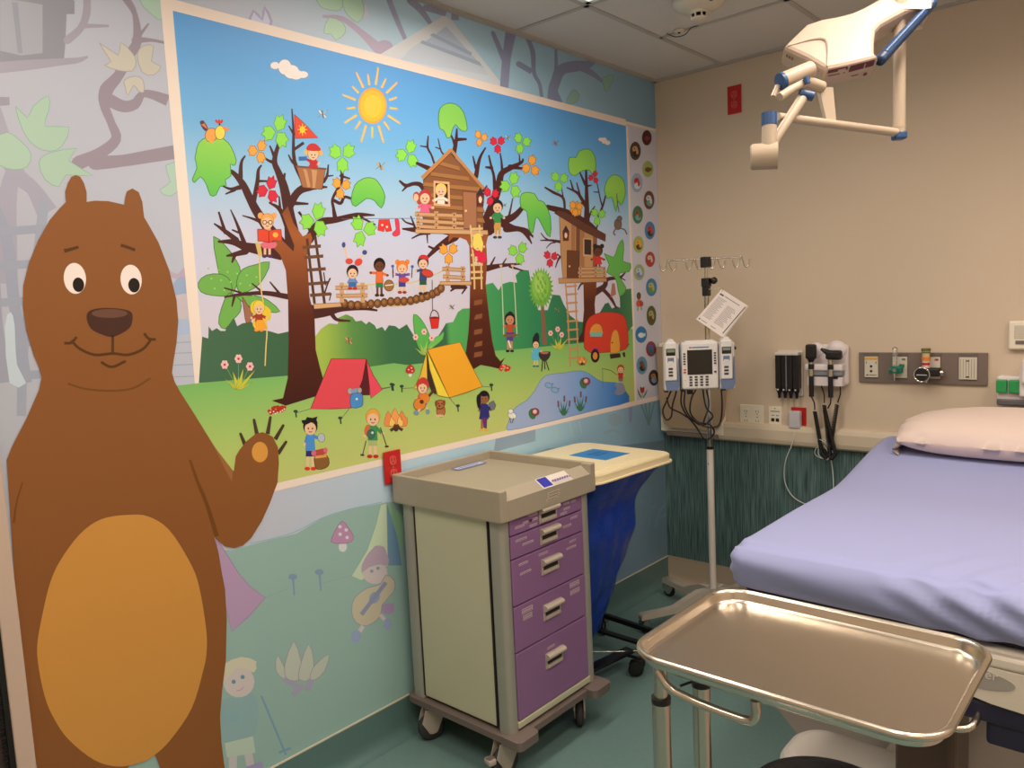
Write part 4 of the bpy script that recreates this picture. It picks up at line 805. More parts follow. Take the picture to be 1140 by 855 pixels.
# ---- round picture badges down the strip
BD = [(G_, 911, 305, 30, 48, '4a1e20', 'dark brown round badge, topmost of the badges beside the mural', ('8a2c30',)),
 (G_, 838, 388, 34, 58, '4a3a2c', 'round badge of a small tan house on black, second from the top of the strip', ('c89a68', '301c18')),
 (G_, 917, 503, 33, 50, 'a0ac58', 'yellow green badge with a small brown figure, upper part of the strip', ('6a4828',)),
 (G_, 848, 590, 34, 60, '93a8c0', 'pale blue badge with red washing on a line', ('c83030', 'd8d0d0')),
 (G_, 925, 700, 33, 58, '6a3830', 'dark brown badge with a pale green and white figure', ('c8c8c0', '60988c')),
 (G_, 853, 793, 32, 56, '3a7050', 'dark green badge with a brown shape', ('8a5a38', '70a8a0')),
 (H_, 930, 95, 32, 56, '3c7ca8', 'blue badge with a small red and dark figure', ('c83c38', '402a28')),
 (H_, 858, 183, 32, 52, 'a8ac54', 'olive yellow badge with an orange flame', ('e8a03c', '5a3020')),
 (H_, 932, 278, 30, 48, 'b03a30', 'red badge with a pale band across it', ('c8b8a8', 'b03a30')),
 (H_, 862, 360, 33, 50, '9aa868', 'light green badge with a pale blue butterfly', ('b8c0d8', '7a78b0')),
 (H_, 940, 455, 34, 56, '3f7aa0', 'blue badge with a yellow green plant', ('b0b060', '6a8a3c')),
 (H_, 865, 550, 22, 50, None, 'small printed child in orange and red without a round background', ()),
 (H_, 940, 635, 30, 62, '4a5c30', 'dark green and brown oval badge with a tan shape', ('b09a60', '6a3c28')),
 (H_, 875, 755, 36, 52, '3474a4', 'blue badge with a white fish', ('d8dce0',)),
 (I_, 938, 105, 32, 48, '8a3440', 'purple red badge with a blue figure', ('50609a', '3a6a58')),
 (I_, 880, 210, 33, 56, '5a90a4', 'teal badge with a brown monkey shape', ('7a5a48', '3a2c28')),
 (I_, 955, 288, 32, 50, '3a2a2c', 'dark badge with tan and pale blue patches', ('b07848', '7898b0')),
 (I_, 882, 380, 24, 44, None, 'small printed red tulip with two green leaves, lowest on the strip', ())]
for a, x, y, rx, ry, col, lab, inner in BD:
    ar = Art(0.0016).at(*a)
    c = on(a[0]+x/a[2], a[1]+y/a[2], 0, 0.0)
    t = thing('picture_badge', lab, 'wall sticker', (0, c.y, c.z), 0, 'picture badges in the strip beside the mural')
    if col:
        ar.el(col, x, y, rx, ry, ln='a8a8a4', lw=2, n=28); ar.build('disc', t)
        ar = Art(0.0018).at(*a)
        if len(inner) == 1: ar.el(inner[0], x, y+4, rx*.55, ry*.32).poly(inner[0], '%f,%f %f,%f %f,%f' % (x+rx*.3, y, x+rx*.75, y-ry*.22, x+rx*.72, y+ry*.25))
        else:
            ar.el(inner[0], x-2, y-ry*.2, rx*.5, ry*.34).el(inner[1], x+rx*.1, y+ry*.32, rx*.55, ry*.34).el(inner[0], x+rx*.35, y+ry*.1, rx*.22, ry*.3)
            ar.el('2a1c1c', x-rx*.15, y-ry*.25, rx*.1, ry*.09).line(inner[1], 7, '%f,%f %f,%f' % (x-rx*.5, y+ry*.3, x+rx*.1, y), 0)
        ar.build('motif', t)
    elif 'child' in lab:
        ar.el('2a4a38', x-5, y-40, 14, 24).el('6a3c28', x-5, y-36, 9, 15).line('6a8a58', 7, '%f,%f %f,%f' % (x-10, y+20, x-12, y+55), 0).line('6a8a58', 7, '%f,%f %f,%f' % (x+10, y+20, x+12, y+50), 0).poly('d05038', '%f,%f %f,%f %f,%f %f,%f' % (x-16, y-12, x+12, y-12, x+22, y+24, x-20, y+24), 2).el('b04030', x+12, y+8, 12, 16); ar.build('motif', t)
    else:
        ar.line('6a8a50', 5, '%f,%f %f,%f' % (x, y-10, x, y+30), 0).poly('4f7a50', '%f,%f %f,%f %f,%f %f,%f' % (x-4, y+32, x-30, y-25, x-24, y+14, x-8, y+36), 2).poly('4f7a50', '%f,%f %f,%f %f,%f %f,%f' % (x+4, y+32, x+32, y-20, x+24, y+14, x+8, y+36), 2).poly('a82c28', '%f,%f %f,%f %f,%f %f,%f %f,%f' % (x-13, y-35, x, y-28, x+13, y-35, x+11, y+2, x-10, y+2), 2).poly('d8d0c8', '%f,%f %f,%f %f,%f' % (x-8, y-36, x, y-50, x+8, y-36)); ar.build('motif', t)

# ---- the brown bear
bear = thing('bear_decal', 'tall printed brown bear with an orange belly waving, on the left wall beside the mural', 'wall decal', (0, -3.1, .2))
BW = '8a5228'; DBW = '54300f'
be = Art(0.0028); be.at(0, 0, 1.0)
be.poly(BW, [(73,225),(72,214),(75,204),(79,197),(84,195),(89,197),(93,204),(96,214),(96,225),(105,223.5),(120,224),(138,228),(139,220),(141,213),(147,210),(154,214),(158,225),(160,242),(166,252),(176,270),(188,301),(196,334),(198,358),(196,382),(192.5,403),(191,415),(194,425),(200,436),(216,461),(237,495),(257,524),(260,524),(262,508),(266,501),(274,491),(284,483),(292,481),(303,486),(309,498),(310,516),(308.5,537),(300,560),(291,580),(279,599),(270,607),(260.5,610),(250,608),(243,602),(238,597),(243,616),(245.5,632),(250,656),(252,690),(251,735),(247,767),(244.5,798),(246,825),(249,850),(254,880),(258,930),(190,935),(184,870),(172,839),(150,846),(140,856),(136,900),(130,940),(60,960),(48,880),(40,850),(19.5,700),(7,512),(13,497),(29,466),(43,434),(46,420),(43,409),(37,395),(29,368),(25,342),(25.5,318),(32,292),(42,268),(55,245),(66,232)])
be.poly('9e6438', [(238,497),(259,524),(257.5,536),(250,522)])
be.line('6f4018', 2.6, [(211,512),(219,535),(230,562),(241,597)], 4, 5).line('6f4018', 1.6, [(24.5,537),(18,560),(15,582)], 4, 2.5)
be.line('6f4018', 2.2, [(75,427),(95,433),(124,435),(148,432),(167,421)])
be.build('body', bear)
def bp(name, f, lab=None, base=0.0030): a = Art(base); a.at(0, 0, 1.0); f(a); return a.build(name, bear, label=lab)
bp('belly_patch', lambda a: a.poly('cc8a3e', [(142,573),(165,575),(188,590),(210.5,625),(221,652),(229,700),(229.5,725),(226,745),(213,788),(189.5,823),(172,840),(158,848),(132,853),(105,846),(76,823),(60,800),(50,777),(43,745),(41,718),(47,683),(55,650),(66,625),(88,595),(112,578)], 4), 'orange oval belly')
for ex, ey, px_, py_, rx, ry in ((82.9, 310, 86.8, 317.1, 12.4, 17.3), (145.5, 311.3, 148.7, 317.6, 11.8, 16.6)):
    e = bp('eye', lambda a: a.el('f2d8c8', ex, ey, rx, ry, -.1, 28), 'white eye')
    a = Art(0.0032); a.at(0, 0, 1.0).el('1c1210', px_, py_, 6.4, 8.1, -.1, 24); a.build('pupil', e)
bp('eyebrow', lambda a: a.line(DBW, 4.2, [(71,279.5),(79,277.5),(87,275)], 3, 3.2)); bp('eyebrow', lambda a: a.line(DBW, 3.4, [(134,273),(142,275.5),(150,278.5)], 3, 3.4))
def nose(a):
    a.poly('46261c', [(96,355),(98,347),(108,343.5),(122,342.8),(138,344.5),(146,348),(147,356),(144.5,364),(137,370),(125,375),(113,372.5),(101,366)], 4)
    a.el('6a4434', 121.5, 349, 20, 5)
bp('nose', nose, 'dark brown nose')
bp('mouth', lambda a: a.line(DBW, 3, [(125,374),(125,393)], 0).line(DBW, 3, [(79,379),(88,388),(105,395),(125,393.5),(142,395),(158,389),(167,379)]).line(DBW, 3, [(71,382),(79,381.5),(85,375)]).line(DBW, 3, [(160,371),(165,377),(173,378)]).line(DBW, 3, [(112,403),(124,408.5),(139.5,402)]))
bp('paw_pad', lambda a: a.el('d8933f', 288.8, 503.2, 9, 11.4, 0, 24), 'orange paw pad')
for p0, p1 in (((267.4, 483), (273.5, 498)), ((282.4, 467.5), (286, 485)), ((300.6, 464.6), (297.5, 483)), ((314.8, 473.7), (306, 489)), ((318, 492), (309, 505))):
    bp('claw', lambda a: a.line('4a3626', 3.0, [p0, p1], 0, 4.6).el('4a3626', p0[0], p0[1], 1.5), base=0.0026)
# ================================================================ FURNITURE AND EQUIPMENT
V = Vector
m_cg = mat('cart_grey_plastic', C(164, 146, 122), .42); m_cream = mat('cart_cream_panel', C(194, 182, 148), .38); m_pur = mat('drawer_purple', C(140, 96, 132), .38)
m_post = mat('cart_aluminium', C(164, 154, 136), .38, .25); m_hand = mat('handle_beige', C(178, 158, 138), .35); m_gap = mat('dark_gap', C(36, 24, 26), .7)
m_bump = mat('bumper_brown_grey', C(112, 94, 84), .5); m_rub = mat('grey_rubber', C(52, 48, 44), .6); m_lab = mat('label_paper', C(196, 168, 160), .55)
m_blu = mat('sticker_blue', C(52, 52, 150), .4); m_wht = mat('white_plastic', C(214, 196, 178), .38); m_chr = mat('chrome', (.62, .58, .52, 1), .16, 1.0); m_ss = mat('stainless_steel', (.66, .595, .52, 1), .25, 1.0, bump=(350, .02))
m_bk = mat('black_plastic', C(26, 22, 22), .4); m_red = mat('red_plastic', C(186, 24, 24), .4); m_ivory = mat('ivory_plastic', C(230, 210, 182), .4); m_bei = mat('beige_metal', C(190, 172, 150), .38)

# ---------------- purple drawer cart
X0, X1, Y0, Y1 = .035, .565, -2.07, -1.55
t = thing('supply_cart', 'grey and cream rolling supply cart with five purple drawers in front of the mural', 'cart', (.3, -1.81, 0))
mb = MB(m_cg)
mb.box((X0+.02, Y0+.012, .175), (X1-.012, Y1-.01, .965), .006)
obj('carcass', mb, t)
mb = MB(m_cream); mb.box((X0+.075, Y0+.004, .185), (X1-.072, Y0+.012, .962), .002); obj('side_panel', mb, t, label='cream side panel')
mb = MB(m_gap); mb.box((X0+.069, Y0+.002, .185), (X0+.0755, Y0+.013, .962)); mb.box((X1-.073, Y0+.002, .185), (X1-.066, Y0+.013, .962)); mb.box((X1-.013, Y0+.05, .2), (X1-.009, Y1-.05, .965)); obj('seam', mb, t)
for (a, b) in ((X0, Y0), (X1-.068, Y0), (X0, Y1-.05), (X1-.068, Y1-.05)):
    mb = MB(m_post)
    pr = [(a+.03+x+.004, b+.025+y) for x, y in rrect(.068, .05, .02)]
    mb.prism([(x, y, .17) for x, y in pr], (0, 0, .795), True)
    obj('corner_post', mb, t)
# drawers
dz = [(.894, .966), (.809, .889), (.637, .804), (.466, .632), (.211, .461)]
LB = [[(-1.975, .955, .04), (-1.975, .918, .05), (-1.93, .925, .05), (-1.90, .945, .05), (-1.90, .905, .04), (-1.90, .925, .05), (-1.70, .955, .04), (-1.70, .94, .035), (-1.70, .92, .04), (-1.66, .955, .04), (-1.655, .938, .03), (-1.72, .905, .04)],
      [(-1.97, .87, .06), (-1.935, .848, .06), (-1.70, .852, .05), (-1.655, .875, .045)],
      [(-1.965, .78, .05), (-1.955, .745, .06), (-1.85, .785, .055), (-1.67, .785, .04), (-1.68, .762, .06)],
      [(-1.955, .61, .06), (-1.955, .60, .06), (-1.955, .585, .05), (-1.955, .575, .05), (-1.67, .618, .06), (-1.67, .608, .06), (-1.67, .588, .06), (-1.67, .578, .06)],
      [(-1.83, .418, .045)]]
for k, (za, zb) in enumerate(dz):
    mb = MB(m_pur); mb.box((X1-.012, -2.026, za), (X1+.002, -1.60, zb), .003); d = obj('drawer', mb, t)
    zc = {0: .931, 1: .850, 2: .735, 3: .56, 4: .372}[k]; yc = -1.815
    h = MB(m_hand); h.box((X1+.001, yc-.052, zc-.031), (X1+.006, yc+.052, zc+.031), .004)
    pr = [(0, .004), (.012, .008), (.019, .013), (.021, .021), (.016, .028), (.004, .031), (0, .031)]
    h.prism([(X1+.005+a, yc-.052, zc+b) for a, b in pr], (0, .104, 0), True)
    h.m(m_gap).box((X1+.0055, yc-.042, zc-.012), (X1+.0068, yc+.042, zc+.008)); h.m(m_hand).box((X1+.005, yc-.045, zc-.028), (X1+.012, yc+.045, zc-.016), .004)
    obj('handle', h, d)
    for (ly, lz, lw) in LB[k]:
        l = MB(m_lab); l.box((X1+.0018, ly-lw/2, lz-.0042), (X1+.0026, ly+lw/2, lz+.0042))
        l.m(m_pur)
        for q in range(int(lw/.009)): l.box((X1+.0026, ly-lw/2+.003+q*.009, lz-.0022), (X1+.0028, ly-lw/2+.0095+q*.009, lz+.0018))
        obj('label_strip', l, d)
mb = MB(m_cream); mb.box((X1-.014, -2.03, .182), (X1+.003, -1.59, .207), .003); obj('bottom_sill', mb, t, label='cream sill below the lowest drawer')
# top
mb = MB(m_cg)
TX0, TX1, TY0, TY1 = .017, .588, -2.092, -1.532
ol = [((TX0+TX1)/2+x, (TY0+TY1)/2+y) for x, y in rrect(TX1-TX0-.003, TY1-TY0-.003, .01, 5)]
mb.prism([(x, y, .958) for x, y in ol], (0, 0, .05), True); mb.box((TX0+.008, TY0+.008, 1.005), (TX1-.04, TY1-.008, 1.034))
def rim(a, b, z): mb.box((a[0], a[1], .958), (b[0], b[1], z), .005, 3)
rim((TX0, TY0), (TX1-.002, TY0+.016), 1.070); rim((TX0, TY1-.016), (TX1-.002, TY1), 1.070); rim((TX0+.0005, TY0+.0006), (TX0+.018, TY1-.0006), 1.0695)
mb.prism([(TX1-.075, TY0+.02, 1.030), (TX1-.055, TY0+.02, 1.056), (TX1-.045, TY0+.02, 1.060), (TX1-.0004, TY0+.02, 1.030), (TX1-.0004, TY0+.02, .96), (TX1-.03, TY0+.02, .96)], (0, TY1-TY0-.04, 0))
rim((TX1-.045, TY0+.001), (TX1+.0004, TY0+.036), 1.0705); rim((TX1-.045, TY1-.036), (TX1+.0004, TY1-.001), 1.0705)
# skirt that hangs over the side like an apron, curved over the drawers
pr = [(TX1-.028, TY0+.03, .965), (TX1-.028, TY0+.045, .972)]+[(TX1-.028, TY0+.045+(TY1-TY0-.09)*i/10, .972+.012*math.sin(PI*i/10)) for i in range(11)]+[(TX1-.028, TY1-.03, .965), (TX1-.028, TY1-.03, 1.0), (TX1-.028, TY0+.03, 1.0)]
obj('top_tray', mb, t)
mb = MB(m_wht); R_ = Matrix.Rotation(.593, 3, 'Y'); c = V((TX1-.0215, -1.765, 1.0450))
mb.box(c-V((.028, .088, .001)), c+V((.026, .088, .0015)), .001, 1, R_); mb.m(m_blu); mb.box(c-V((.024, .084, -.0014)), c+V((.022, -.03, .002)), 0, 1, R_)
for q in range(4):
    for w in range(7): mb.m(mat('label_print', C(120, 90, 130), .5)).box(c+V((-.02+q*.0115, -.022+w*.0145, .0014)), c+V((-.014+q*.0115, -.012+w*.0145, .002)), 0, 1, R_)
obj('front_sticker', mb, t, label='white and blue sticker on the front rim')
mb = MB(mat('sticker_grey', C(190, 190, 200), .5)); mb.box((TX0+.032, -1.80, 1.0365), (TX0+.075, -1.63, 1.0385)); mb.m(m_blu)
for (a, b) in (((TX0+.032, -1.80), (TX0+.036, -1.63)), ((TX0+.071, -1.80), (TX0+.075, -1.63)), ((TX0+.032, -1.80), (TX0+.075, -1.796)), ((TX0+.032, -1.634), (TX0+.075, -1.63)), ((TX0+.05, -1.78), (TX0+.056, -1.66))): mb.box((a[0], a[1], 1.038), (b[0], b[1], 1.039))
obj('rear_sticker', mb, t, label='grey sticker with a blue outline')
for q, (yy, zz) in enumerate(((-1.80, 1.008), (-1.80, .996), (-1.81, .984))):
    mb = MB(mat('label_tan', C(196, 172, 150), .5)); mb.box((TX1-.001, yy-.035, zz-.004), (TX1+.0008, yy+.035, zz+.004)); mb.m(m_gap); mb.box((TX1+.0008, yy-.03, zz-.001), (TX1+.001, yy+.03, zz+.001)); obj('label_strip', mb, t)
# base and casters
mb = MB(m_bump)
ol = [((X0+X1)/2+x, (Y0+Y1)/2+y) for x, y in rrect(X1-X0+.04, Y1-Y0+.04, .035, 5)]
mb.prism([(x, y, .146) for x, y in ol if True], (0, 0, .024), True); obj('base_bumper', mb, t, label='brown grey bumper base')
for (a, b) in ((X1-.05, Y0-.012), (X1-.05, Y1-.075)):
    mb = MB(m_bump); mb.prism([(a+.06+x, b+.045+y, .142) for x, y in rrect(.10, .115, .022, 5)], (0, 0, .032), True); obj('bumper_corner', mb, t)
def caster(x, y, ang, r, ztop, brake=False, mw=m_rub, mh=m_hand, w=.022):
    """one list of (part, meshbuilder)"""
    c, s = math.cos(ang), math.sin(ang); off = r*.45
    cx, cy = x-c*off, y-s*off; ax = V((-s, c, 0))
    wh = MB(mw); wh.lathe([(0, -w/2), (r*.55, -w/2), (r*.8, -w/2), (r, -w/2*.6), (r, w/2*.6), (r*.8, w/2), (0, w/2)], (cx, cy, r), ax, 24)
    wh.m(mh).cyl(V((cx, cy, r))-ax*(w/2+.001), V((cx, cy, r))+ax*(w/2+.001), r*.45)
    hs = MB(mh)
    for sg in (-1, 1):
        o = ax*(w/2+.005)*sg
        pts = [V((cx, cy, r*.62))+V((c, s, 0))*(-r*.28), V((cx, cy, r*.55)), V((cx, cy, r*.62))+V((c, s, 0))*(r*.3), V((x, y, ztop-.03))+V((c, s, 0))*(r*.6), V((x, y, ztop-.010))+V((c, s, 0))*(r*.62), V((x, y, ztop-.010))-V((c, s, 0))*(r*.95), V((cx, cy, r*1.5))-V((c, s, 0))*(r*.8)]
        hs.prism([p+o-ax*.0025 for p in pts], ax*.005)
    hs.box(V((x-r*.6, y-r*.6, ztop-.018)), V((x+r*.6, y+r*.6, ztop-.004)), .006); hs.cyl((x, y, ztop-.01), (x, y, ztop+.004), .012)
    out = [('caster', hs), ('wheel', wh)]
    if brake:
        b_ = MB(m_hand); p = V((cx, cy, r*1.35))-V((c, s, 0))*r*1.1; b_.box(p-V((.016, .02, .01)), p+V((.016, .02, .012)), .006, 2, Matrix.Rotation(ang, 3, 'Z')); b_.m(m_bump).box(p-V((.012, .014, -.011)), p+V((.012, .014, .015)), .002); out.append(('brake_pedal', b_))
    return out
def put_caster(parent, *a, **k):
    ps = caster(*a, **k); c0 = obj(ps[0][0], ps[0][1], parent)
    for nm, b_ in ps[1:]: obj(nm, b_, c0)
put_caster(t, .125, -2.03, 1.2, .054, .144, w=.03); put_caster(t, .515, -2.03, 1.3, .054, .144, brake=True, w=.03); put_caster(t, .515, -1.60, 2.2, .054, .144, w=.03); put_caster(t, .09, -1.60, .6, .054, .144, w=.03)

# ---------------- linen hamper
t = thing('linen_hamper', 'cream lidded hamper holding a full blue bag behind the purple drawer cart', 'hamper', (.30, -1.19, 0), math.radians(-3))
m_lid = mat('hamper_lid_cream', C(232, 206, 160), .45); m_bag = mat('blue_bag_film', C(22, 58, 150), .3, spec=.6, bump=(28, .5, .012)); m_hf = mat('black_steel', C(30, 24, 24), .35, .3)
mb = MB(m_lid); L = rrect(.545, .60, .07, 6)
for (sc, za, zb) in ((1.0, .968, .996), (.985, .996, 1.0), (.80, 1.0, 1.003)):
    mb.prism([(x*sc, y*sc, za) for x, y in L], (0, 0, zb-za), True)
mb.prism([(x*1.03, y*1.03, .962) for x, y in L], (0, 0, .006), True)
lid = obj('lid', mb, t, local=True)
mb = MB(mat('lid_sticker_blue', C(40, 120, 176), .4)); mb.box((-.09, -.02, 1.003), (.12, .16, 1.0042)); mb.m(mat('sticker_blue_dark', C(30, 90, 150), .4)); mb.box((-.03, .03, 1.0042), (-.005, .12, 1.0047)); mb.box((.01, .03, 1.0042), (.03, .12, 1.0047)); obj('lid_sticker', mb, lid, local=True, label='blue rectangular sticker')
# bag: folded film, drawn in towards the bottom
mb = MB(m_bag); rg = []
nA = 96; rows = 46
for j in range(rows+1):
    u = j/rows; z = .962-u*.86
    w = 1.0-.10*min(1, u*6) - .16*u - .34*max(0, u-.35)/.65
    if u > .93: w *= math.sqrt(max(.0, 1-((u-.93)/.075)**2))*.6+.4
    cxs = -.03*min(1, u*5)-.035*u - .07*max(0, u-.4)/.6
    ring = []
    for i in range(nA):
        a = 2*PI*i/nA; ca, sa = math.cos(a), math.sin(a)
        q = (abs(ca)**3.2+abs(sa)**3.2)**(-1/3.2)
        wr = 1+.026*math.sin(a*9+u*7)*(.3+u)+.018*math.sin(a*17-u*11+1)+.012*math.sin(a*5+u*31)+.02*math.sin(u*24+a*3)*u
        if u < .2:
            fl_ = (1-u/.2)**1.3; wr += .02*math.sin(a*23)*fl_+fl_*.13*max(0, math.cos(a-.75))**2
        ring.append((cxs+(.255-.035*min(1, u*7))*w*q*ca*wr, .01+.27*w*q*sa*wr, z+.01*math.sin(a*6+u*9)*u))
    rg += ring
mb.add(rg, [(j*nA+i, j*nA+(i+1) % nA, (j+1)*nA+(i+1) % nA, (j+1)*nA+i) for j in range(rows) for i in range(nA)], True); mb.add(rg, [tuple(range(rows*nA, (rows+1)*nA))], True)
obj('bag', mb, t, local=True, label='blue plastic bag')
mb = MB(m_hf)
for (a, b, w, h) in (((.10, -.22), (.13, .10), .05, .016), ((-.22, -.20), (-.20, .19), .03, .012), ((-.22, .18), (.12, .19), .03, .012), ((-.22, -.20), (.10, -.20), .035, .03), ((-.2, .335), (.10, .325), .022, .022)):
    p, q = V((a[0], a[1], .085)), V((b[0], b[1], .085)); d = (q-p).normalized(); s_ = V((-d.y, d.x, 0))*w/2
    mb.prism([p+s_, q+s_, q-s_, p-s_], (0, 0, h))
mb.tube([(.11, .18, .09), (.12, .26, .09), (.10, .325, .09)], .010, 8); mb.tube([(-.2, .18, .09), (-.2, .33, .09)], .01, 8)
for x, y in ((-.235, .33), (-.235, -.26)): mb.tube([(x, y, .09), (x, y, .955)], .011, 10)
obj('base_frame', mb, t, local=True)
mb = MB(m_chr); mb.tube([(.0, -.05, .10), (.12, .05, .10), (.235, .19, .09)], .003, 6); obj('pedal_rod', mb, t, local=True)
for (x, y, a, mh) in ((.105, -.205, .4, m_chr), (.20, .07, 1.0, m_bk), (-.2, -.205, .4, m_chr), (.10, .335, 2.0, m_chr), (-.2, .335, 2, m_chr)):
    ps = caster(x, y, a, .036, .085, mw=m_bk, mh=mh, w=.02)
    c0 = obj('caster', ps[0][1], t, local=True); obj('wheel', ps[1][1], c0, local=True)
mb = MB(m_hf); mb.tube([(.10, .05, .085), (.15, .06, .085), (.20, .07, .083)], .008); obj('caster_arm', mb, t, local=True)

# ---------------- wall outlets
def outlet(name, lab, cat, org, ud, vd, nd, w, h, mp, kind, group=None):
    org = V(org); ud = V(ud); vd = V(vd); nd = V(nd)
    t = thing(name, lab, cat, org, 0, group)
    X = Matrix((ud, vd, nd)).transposed().to_4x4(); X.translation = org
    mb = MB(mp); mb.X = X; mb.box((-w/2, -h/2, 0), (w/2, h/2, .006), .0025, 2); obj('cover_plate', mb, t)
    def recept(cx, cy):
        r = MB(mp if kind != 'red' else mat('red_receptacle', C(208, 70, 60), .4)); r.X = X; r.prism([(cx+x, cy+y, .006) for x, y in rrect(.034, .036, .012)], (0, 0, .0025), True)
        r.m(m_gap)
        for sx in (-.007, .007): r.box((cx+sx-.0013, cy-.001, .0083), (cx+sx+.0013, cy+.010, .0089))
        r.cyl((cx, cy-.009, .0083), (cx, cy-.009, .0089), .0028, n=10); obj('receptacle', r, t)
    if kind in ('red', 'duplex'): recept(0, .026); recept(0, -.026)
    if kind == 'quad':
        for sx in (-.032, .032): recept(sx, .026); recept(sx, -.026)
    s = MB(m_chr); s.X = X
    for sx in ((0,) if kind != 'quad' else (-.032, .032)): s.cyl((sx, 0 if kind != 'data' else h*.42, .006), (sx, 0 if kind != 'data' else h*.42, .0075), .003, n=10)
    obj('screw', s, t)
    return t, X
BX, BY, BZ = (1, 0, 0), (0, 0, 1), (0, -1, 0)
outlet('power_outlet', 'red power outlet on the left wall below the mural, beside the drawer cart', 'outlet', (0.0075, -2.078, 1.096), (0, 1, 0), (0, 0, 1), (1, 0, 0), .085, .128, m_red, 'red')
outlet('power_outlet', 'red power outlet high on the back wall near the ceiling corner', 'outlet', (.481, 0, 2.724), BX, BY, BZ, .078, .145, m_red, 'red')
outlet('power_outlet', 'ivory four-socket power outlet low on the back wall', 'outlet', (.549, 0, 1.034), BX, BY, BZ, .136, .13, m_ivory, 'quad')
tt, Xr = outlet('power_outlet', 'red power outlet low on the back wall with a grey charger plugged in', 'outlet', (.8055, 0, 1.037), BX, BY, BZ, .079, .124, m_red, 'red')
tt, X = outlet('data_jack', 'ivory network jack plate with two dark ports, between the four-socket and red outlets', 'data jack', (.68, 0, 1.038), BX, BY, BZ, .072, .117, m_ivory, 'data')
for sx in (-.0125, .0125):
    mb = MB(m_bk); mb.X = X; mb.box((sx-.009, -.022, .006), (sx+.009, -.004, .008), .001); obj('port', mb, tt)
mb = MB(mat('jack_label', C(150, 136, 120), .5)); mb.X = X; mb.box((-.025, .03, .006), (.025, .036, .0066)); mb.box((-.02, .008, .006), (-.005, .014, .0066)); mb.box((.005, .008, .006), (.02, .014, .0066)); mb.box((-.022, -.045, .006), (.022, -.041, .0066)); obj('label', mb, tt)
t = thing('charger', 'pale grey wall charger plugged into the low red outlet with a thin white cord', 'charger', (.797, -.006, 1.03))
m_chg = mat('charger_grey', C(196, 184, 180), .4)
mb = MB(m_chg); mb.box((.768, -.048, .992), (.826, -.0085, 1.083), .008, 3); obj('body', mb, t)
mb = MB(mat('cord_white', C(206, 200, 184), .5)); mb.tube([(.80, -.03, .992), (.80, -.05, .96), (.785, -.056, .90), (.755, -.05, .83), (.735, -.03, .75), (.74, -.02, .68), (.78, -.02, .62), (.85, -.02, .59), (.93, -.03, .60), (.975, -.03, .65), (.99, -.03, .70), (.985, -.03, .80), (.975, -.056, .92)], .0028, 6, spl=6)
pts = []
for k in range(60):
    a = k*.62; pts.append((.955+.035*math.cos(a)*(1+.3*math.sin(k*.37)), -.062+.006*math.sin(k), .89+.05*math.sin(a*.93+.5)*(1+.25*math.cos(k*.51))))
mb.tube([(.975, -.056, .92)]+pts[:34], .0018, 5, spl=2); obj('cord', mb, t)

# ---------------- speculum dispenser
t = thing('speculum_dispenser', 'black tube dispenser for ear tips with a white top on the back wall', 'dispenser', (.765, 0, 1.13))
mb = MB(m_wht); mb.box((.70, -.012, 1.16), (.832, -.001, 1.398), .003); mb.box((.703, -.064, 1.375), (.829, -.003, 1.392), .005); obj('backplate', mb, t)
for k in range(4):
    x = .719+.0307*k; mb = MB(m_bk); mb.box((x-.0145, -.06, 1.20), (x+.0145, -.010, 1.378), .005, 2); mb.lathe([(.0135, 0), (.014, -.02), (.009, -.03), (.007, -.055), (0, -.055)], (x, -.04, 1.205)); mb.m(m_wht).sph((x, -.06, 1.195), .005); obj('tube', mb, t)
mb = MB(mat('steel_strip', C(150, 140, 140), .3, .6)); mb.box((.7625, -.063, 1.19), (.7675, -.058, 1.375)); obj('divider', mb, t)

# ---------------- diagnostic wall unit
t = thing('diagnostic_wall_unit', 'white wall unit holding a black ophthalmoscope and otoscope on coiled cords', 'medical instrument', (.965, 0, 1.2))
m_wu = mat('unit_white', C(226, 206, 196), .4)
mb = MB(m_wu); mb.box((.88, -.035, 1.225), (1.065, -.001, 1.43), .018, 3); mb.box((.868, -.085, 1.30), (1.055, -.02, 1.335), .01, 3); mb.prism([(.88, -.075, 1.225), (1.05, -.075, 1.225), (1.05, -.02, 1.225), (.88, -.02, 1.225)], (0, 0, .045)); mb.sph((.91, -.03, 1.40), .04, (1, .6, 1)); mb.sph((1.01, -.03, 1.40), .05, (1, .6, 1)); obj('housing', mb, t)
mb = MB(mat('unit_grey', C(130, 126, 126), .4)); mb.box((.885, -.077, 1.275), (1.05, -.02, 1.30), .004); mb.m(m_bk).box((.985, -.079, 1.262), (1.03, -.07, 1.27)); obj('cradle', mb, t)
for q, (x, nm) in enumerate(((.905, 'ophthalmoscope'), (1.0, 'otoscope'))):
    mb = MB(m_bk); mb.cyl((x, -.09, 1.17), (x, -.09, 1.275), .012); mb.m(m_chr).cyl((x, -.09, 1.275), (x, -.09, 1.31), .013); mb.m(m_bk).cyl((x, -.09, 1.31), (x, -.09, 1.335), .014)
    if q == 0: mb.m(m_chr).cyl((x, -.09, 1.335), (x, -.09, 1.35), .011); mb.m(m_bk).box((x-.026, -.105, 1.36), (x+.026, -.075, 1.435), .01, 3); mb.cyl((x, -.09, 1.345), (x, -.09, 1.365), .012, .02)
    else: mb.m(m_chr).cyl((x, -.09, 1.335), (x, -.09, 1.36), .012); mb.m(m_bk).box((x-.02, -.112, 1.358), (x+.055, -.07, 1.405), .012, 3); mb.cyl((x-.01, -.09, 1.392), (x-.045, -.095, 1.412), .016, .006)
    obj(nm, mb, t)
